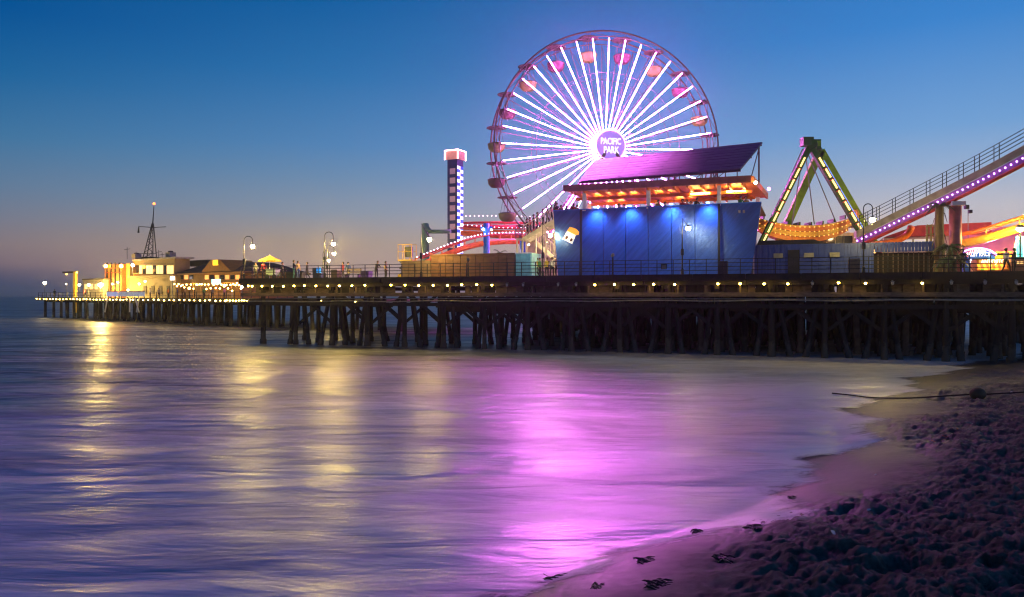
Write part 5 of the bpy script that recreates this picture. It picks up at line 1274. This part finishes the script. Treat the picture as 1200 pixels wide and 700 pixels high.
# orange lit tank block
ot = thing('orange_scaffold', 'rust-orange lit equipment block with two orange lamps left of the office', 'building', FP.G(134, 7, FDK), FP.rz)
mb = MB(); FB(mb, 122.5, 142, 7, 13, 310, z0=FDK); mb.build('block', M('rust orange plaster', (.55,.2,.06), .7, var=.3), ot)
mb = MB(); FB(mb, 142.3, 152, 8, 13, 309, z0=FDK); mb.build('yellow_block', M('olive plaster', (.42,.33,.10), .7, var=.2), ot)
for px in (124.5, 129, 134, 139):
    mb = MB(); FB(mb, px, px+1, 6.8, 6.95, 308, z0=FDK); mb.build('post', darkmetal, ot)
for z in (314, 319): mb = MB(); FB(mb, 123, 142, 6.85, 6.97, z, z+1); mb.build('floor_edge', redpaint, ot)
for px in (124, 142): mb = MB(); mb.ball(FP.P(px, 312, 6.3), .36, 8, 6); mb.build('lamp', EM('orange lamp', (1,.35,.03), 90), ot)
lamp('orange_flood', 'POINT', FP.P(132, 316, 4.8), 420, (1,.42,.08), ot, .3)
gb = thing('fish_shed', 'low pale shed lit from inside, beside the bright white flood', 'shed', FP.G(108, 6, FDK), FP.rz)
mb = MB(); FB(mb, 97, 121, 6, 11, 328, z0=FDK); mb.build('wall', creamw, gb)
mb = MB(); FB(mb, 96, 122, 5.8, 11.2, 326.5, 328.1); mb.build('roof', timber2, gb)
for px in (99, 105, 111): mb = MB(); FB(mb, px, px+3, 5.9, 5.98, 333, 339); mb.build('window', warmwin, gb)
def flood(px, py, t_, r, label, mat, post=True):
    th = thing('floodlight', label, 'floodlight', FP.G(px, t_, FDK), 0); p = FP.P(px, py, t_)
    mb = MB(); mb.tube([Vector((p.x,p.y,FDK)), p], .06, 6); mb.build('pole', greymetal, th); mb = MB(); mb.ball(p, r, 8, 6); mb.build('lamp_head', mat, th)
    mb = MB(); mb.lathe([(.08,r+.2),(r*1.1,r*.9),(r*1.15,r*.7)], p, 10); mb.build('hood', darkmetal, th)
flood(118, 334, 3, .42, 'dazzling white floodlight, brightest lamp on the far deck', brightwhite)
flood(104, 334, 3, .24, 'small white lamp left of the dazzling one on the far deck', EM('far lamp white', (1,.9,.7), 45))
flood(93, 334, 3, .26, 'white-yellow lamp just right of the yellow crane', EM('far lamp yellow', (1,.75,.3), 45))
flood(77.5, 333, 3, .16, 'dim lamp under the arm of the yellow crane', EM('far lamp dim', (1,.8,.5), 12))
flood(52.5, 331.5, 2, .34, 'lone yellowish lamp at the far left tip of the pier', EM('far lamp lone', (1,.82,.45), 38))
# crane
cr_ = thing('davit_crane', 'yellow lit davit crane with its arm pointing left on the far deck', 'crane', FP.G(87, 2, 0), FP.rz)
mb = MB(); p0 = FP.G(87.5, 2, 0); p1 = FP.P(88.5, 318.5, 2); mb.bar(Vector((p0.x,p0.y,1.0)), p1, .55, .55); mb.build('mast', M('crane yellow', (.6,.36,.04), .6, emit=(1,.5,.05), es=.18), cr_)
mb = MB(); mb.bar(p1+Vector((.4,0,-.1)), FP.P(74.5, 319.5, 2), .45, .35); mb.build('jib', timber2, cr_)
mb = MB(); mb.ball(FP.P(78, 321.5, 1.8), .16, 8, 5); mb.build('jib_lamp', EM('jib lamp', (1,.55,.1), 8), cr_)
mb = MB(); mb.ball(FP.P(90, 319.5, 1.3), .16, 8, 5); mb.build('jib_lamp', EM('jib lamp', (1,.6,.12), 10), cr_)
lamp('crane_light', 'POINT', FP.P(91, 337, .2), 120, (1,.65,.15), cr_, .2)
# white floating gangway fence
wf = thing('white_barrier', 'white and blue panelled barrier on the far deck edge below the office', 'barrier', FP.G(147, -.4, FDK), FP.rz)
for i in range(7):
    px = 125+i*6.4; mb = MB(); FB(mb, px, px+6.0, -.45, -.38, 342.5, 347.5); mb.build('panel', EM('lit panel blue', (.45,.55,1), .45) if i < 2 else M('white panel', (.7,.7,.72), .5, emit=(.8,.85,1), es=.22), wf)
mb = MB(); FB(mb, 124, 170, -.5, -.46, 341.3, 342.2); mb.build('top_rail', white, wf)
for px, p2 in ((126,123),(152,152),(158,163),(163,160)):
    mb = MB(); mb.tube([FP.P(px,349,-.6), FP.P(p2,366,-.6)], .12, 6); mb.build('strut', white, wf)
# restaurant
rs_ = thing('restaurant', 'brown hip-roofed restaurant with a yellow lit gable sign on the far deck', 'restaurant', FP.G(245, 9, FDK), FP.rz)
mb = MB(); FB(mb, 207, 281, 9, 20, 319, z0=FDK); mb.build('wall', brownwall, rs_)
s0_, s1_ = FP.s_at(203,8.2), FP.s_at(285.5,8.2); ze = FP.Z(319.5,245,8.2); zr_ = FP.Z(309.5,245,12); zr2 = FP.Z(305,222,14)
mb = MB(); mb.hexa([FP.at(s0_,8.2,ze), FP.at(s1_,8.2,ze), FP.at(s1_,21,ze), FP.at(s0_,21,ze), FP.at(s0_+3,12.5,zr_), FP.at(s1_-5,12.5,zr_), FP.at(s1_-5,17,zr_), FP.at(s0_+3,17,zr_)]); mb.build('roof', roofdark, rs_)
mb = MB(); mb.hexa([FP.at(s0_-.1,8.1,ze-.25), FP.at(s1_+.1,8.1,ze-.25), FP.at(s1_+.1,21.1,ze-.25), FP.at(s0_-.1,21.1,ze-.25), FP.at(s0_-.1,8.1,ze-.01), FP.at(s1_+.1,8.1,ze-.01), FP.at(s1_+.1,21.1,ze-.01), FP.at(s0_-.1,21.1,ze-.01)]); mb.build('eaves', brownwall, rs_)
mb = MB(); FB(mb, 222, 244, 13, 17, 305, 312); mb.build('roof_monitor', roofdark, rs_)
mb = MB(); FB(mb, 257, 263.5, 12, 15, 306.5, 312); mb.build('chimney', roofdark, rs_)
ga, gb_ = FP.s_at(236,7.9), FP.s_at(270,7.9); gm = FP.s_at(252,7.9); zg0 = FP.Z(318,252,7.9); zg1 = FP.Z(304.5,252,7.9)
mb = MB(); mb.prism([(ga,0),(gb_,0),(gm+1.4,zg1-zg0),(gm-1.4,zg1-zg0)], FP.at(0,7.9,zg0), FP.u, (0,0,1), FP.v*6); mb.build('gable', brownwall, rs_)
text('MARIASOL', 1.3, rs_, WM[rs_.name].inverted() @ FP.P(252.5, 308.3, 7.8), EM('yellow letters', (1,.62,.03), 1.5), width=1.65, ext=.05)
text('RIAS', 1.3, rs_, WM[rs_.name].inverted() @ FP.P(252.5, 308.3, 7.75), EM('yellow letters', (1,.68,.05), 3), width=1.5, ext=.05) if False else None
for i, px in enumerate(range(210, 278, 6)):
    if 236 > px > 226: continue
    mb = MB(); FB(mb, px, px+4.2, 8.9, 8.97, 322.5, 327.5); mb.build('window', EM('warm pane', (1,.42,.10), 1.2) if i % 2 else winddark, rs_)
mb = MB(); FB(mb, 209, 281, 5.5, 5.62, 331.6, 332.4); mb.build('awning_edge', brownwall, rs_)
for px in range(208, 284, 9): mb = MB(); FB(mb, px, px+.7, 5.6, 5.7, 331.6, z0=FDK); mb.build('terrace_post', brownwall, rs_)
ts_ = thing('teal_sign', 'bright teal-white lit sign on the restaurant front', 'sign', FP.G(252.5, 7.4, FDK+1), FP.rz)
mb = MB(); FB(mb, 248, 257.5, 7.2, 7.35, 327.5, 333); mb.build('panel', EM('teal sign', (.35,1,.85), 3), ts_)
mb = MB(); FB(mb, 247.5, 258, 7.36, 7.42, 327, 333.4); mb.build('frame', tealpaint, ts_)
fx = thing('terrace_lights', 'warm festoon bulbs strung over the restaurant terrace', 'string lights', FP.G(245, 5, FDK+3), FP.rz)
fbulb = EM('festoon glow', (1,.52,.10), 50); fb1 = None
for i in range(34):
    px = 204+i*2.55+random.uniform(-.8,.8); py = 333.5+random.uniform(-1.5,5.5) if i % 2 else 333.5+random.uniform(-.8,.8); p = FP.P(px, py, 4.6)
    if fb1 is None: mb = MB(); mb.ball((0,0,0), .12, 7, 5); ob = mb.build('bulb', fbulb, fx, world=False); fb1 = ob
    else: ob = fb1.copy(); COL.objects.link(ob); ob.parent = fx
    ob.location = WM[fx.name].inverted() @ p
    if i in (7, 18, 23): ob.scale = (1.7,)*3
mb = MB(); mb.tube([FP.P(204,333,4.6), FP.P(245,334,4.6), FP.P(290,333,4.6)], .02, 4); mb.build('cable', darkmetal, fx)
lamp('terrace_glow', 'POINT', FP.P(225, 333, 5), 420, (1,.50,.10), fx, .3); lamp('terrace_glow', 'POINT', FP.P(262, 333, 5), 420, (1,.50,.10), fx, .3)
flood(283.5, 336.5, 3, .22, 'white lamp at the right end of the restaurant terrace', EM('terrace white', (1,.9,.6), 50))
flood(272, 341, 3, .14, 'yellow lamp low on the restaurant terrace', EM('terrace yellow', (1,.65,.15), 40))
# terrace tables with parasols folded, crowd
for i, px in enumerate((212, 222, 233, 244, 258, 268)):
    tb1 = thing('terrace_table', ORD[i+1]+' small terrace table from the left before the restaurant', 'table', FP.G(px, 2.2, FDK), FP.rz, 'terrace tables')
    mb = MB(); mb.lathe([(.02,.74),(.55,.74),(.55,.70),(.02,.70)], (0,0,0), 12); mb.build('tabletop', white, tb1, world=False)
    mb = MB(); mb.lathe([(.28,0),(.26,.03),(.04,.06),(.04,.70)], (0,0,0), 8); mb.build('pedestal', darkmetal, tb1, world=False)
cols = ['black','red','navy','white','grey','orange','blue','tan','black','green','grey','pink']
for i, px in enumerate((64, 99, 127, 176, 186, 197, 208, 217, 228, 239, 249, 263)):
    place = ['alone near the left tip of the far deck','right of the yellow crane','behind the white barrier','at the office wall, left of three','at the office wall, middle of three','at the office wall, right of three',
             'at the left end of the restaurant terrace','between the first two terrace tables','between the second and third terrace tables','between the third and fourth terrace tables','under the teal sign','at the right terrace tables'][i]
    person('stand', FP.G(px, 1.4, FDK), random.uniform(-2,2), cols[i], 'black', 'small distant person in '+cols[i]+' '+place, 'people on the far deck')

# ------------------------------------------------------------------ things on the beach
def gz(x, y): return float(sand_h(np.array([x]), np.array([y]))[0])
def on_sand(px, py):
    k_ = (px-600)/F; m_ = (py-H0)/F
    for D in np.arange(5, 70, .05):
        if EYE-m_*D <= gz(k_*D, D): return Vector((k_*D, D, gz(k_*D, D)))
    return Vector((k_*50, 50, 0))
rp_ = thing('mooring_rope', 'long dark rope lying across the wet sand to a round buoy', 'rope', on_sand(1060, 467), 0)
pts = []
for px, py in zip((975, 995, 1020, 1060, 1100, 1135, 1160, 1200), (467, 467.3, 468, 468.3, 467.5, 465, 463.5, 461.5)):
    p = on_sand(px, py); p.z = max(p.z, 0)+.05; pts.append(p)
mb = MB(); mb.tube(smooth_path(pts, 50), .032, 6); mb.build('rope', M('wet dark rope', (.03,.022,.02), .7, bump=.6, bs=40), rp_, smooth=True)
p = on_sand(1146, 466)
bu = thing('mooring_buoy', 'round rusty brown mooring buoy half buried in the sand', 'buoy', p, 0)
mb = MB(); mb.ball((0,0,.14), .30, 16, 10, .85); mb.build('float', M('rusty float', (.10,.06,.03), .75, bump=.7), bu, world=False, smooth=True)
mb = MB(); mb.tube([Vector((.24+.07*math.cos(t), 0, .16+.07*math.sin(t))) for t in np.linspace(0, 6.28, 12)], .018, 5, closed=True); mb.build('ring', darkmetal, bu, world=False)
kelp = M('dark kelp', (.012,.008,.010), .5, var=.3)
def clump(px, py, L_, label):
    p = on_sand(px, py); th = thing('kelp_clump', label, 'seaweed', p, random.uniform(-.3,.3), 'dark seaweed on the sand')
    for k in range(14):
        mb = MB(); a_ = random.uniform(-.35,.35); l_ = L_*random.uniform(.4,1); y_ = random.uniform(-.14,.14); x_ = random.uniform(-.3,.1)*L_
        q = [Vector((x_+l_*u_-L_*.2, y_+l_*u_*a_+.05*math.sin(u_*9+k), .0+.012*math.sin(u_*7+k))) for u_ in np.linspace(0,1,8)]
        mb.tube(q, [.004,.012,.016,.016,.016,.013,.01,.004], 5); mb.build('strand', kelp, th, world=False)
for a in ((775, 687, .55, 'ragged dark seaweed clump at the bottom edge of the beach'),(758, 659, .4, 'thin trail of seaweed above the ragged clump'),(655, 677, .6, 'long thin seaweed strand near the water at the bottom'),
          (700, 690, .2, 'tiny seaweed tuft left of the ragged clump'),(845, 655, .3, 'small seaweed tuft right of the thin trail'),(930, 585, .25, 'small seaweed tuft at the edge of the dark sand'),(595, 697, .35, 'seaweed scrap at the bottom frame edge, leftmost'),(820, 625, .35, 'seaweed patch by the foam tongue'),(885, 620, .5, 'oval dark seaweed patch on the smooth sand')): clump(*a)
litm = {'orange': M('orange leaf', (.55,.16,.02), .6), 'white': M('white scrap', (.7,.68,.66), .5), 'dark': M('dark scrap', (.03,.025,.02), .6)}
for px, py, c_, sz, lb in ((1108,513,'orange',.09,'larger orange leaf on the dark sand'),(1122,504,'orange',.05,'small orange leaf above the larger one'),(1093,518,'orange',.06,'orange leaf left of the larger one'),
        (1163,475,'white',.06,'bright white scrap right below the buoy'),(1135,497,'white',.11,'curved pale shell fragment below the buoy'),(1018,600,'white',.045,'tiny white shell on the smooth dark sand, upper'),
        (978,627,'white',.10,'pale driftwood sliver on the dark sand'),(1185,460,'white',.05,'pale pebble right of the buoy'),(1026,557,'white',.03,'tiny bright pebble on the ridge')):
    p = on_sand(px, py); th = thing('beach_scrap', lb, 'litter', p, random.uniform(0,3), 'small scraps on the sand')
    mb = MB(); mb.prism([(-sz,-sz*.3),(-.2*sz,-sz*.5),(sz,-.1*sz),(sz*.6,sz*.4),(-sz*.5,sz*.45)], (0,0,.01), (1,0,.15), (0,1,.3), (0,0,.012)); mb.build('piece', litm[c_], th, world=False)

# HAZE
hz = MB(); hz.box(-4400, 4400, -310, 4100, -14.0, 37.5)
hm = bpy.data.materials.new('haze'); hm.use_nodes = True; ht = hm.node_tree; ht.nodes.clear()
ho_ = ht.nodes.new('ShaderNodeOutputMaterial'); pv = ht.nodes.new('ShaderNodeVolumePrincipled'); pv.inputs['Density'].default_value = 0.00025; pv.inputs['Color'].default_value = (.9,.9,.95,1); pv.inputs['Anisotropy'].default_value = .88
ht.links.new(pv.outputs[0], ho_.inputs['Volume'])
o = hz.build('haze', hm); o['kind'] = 'stuff'
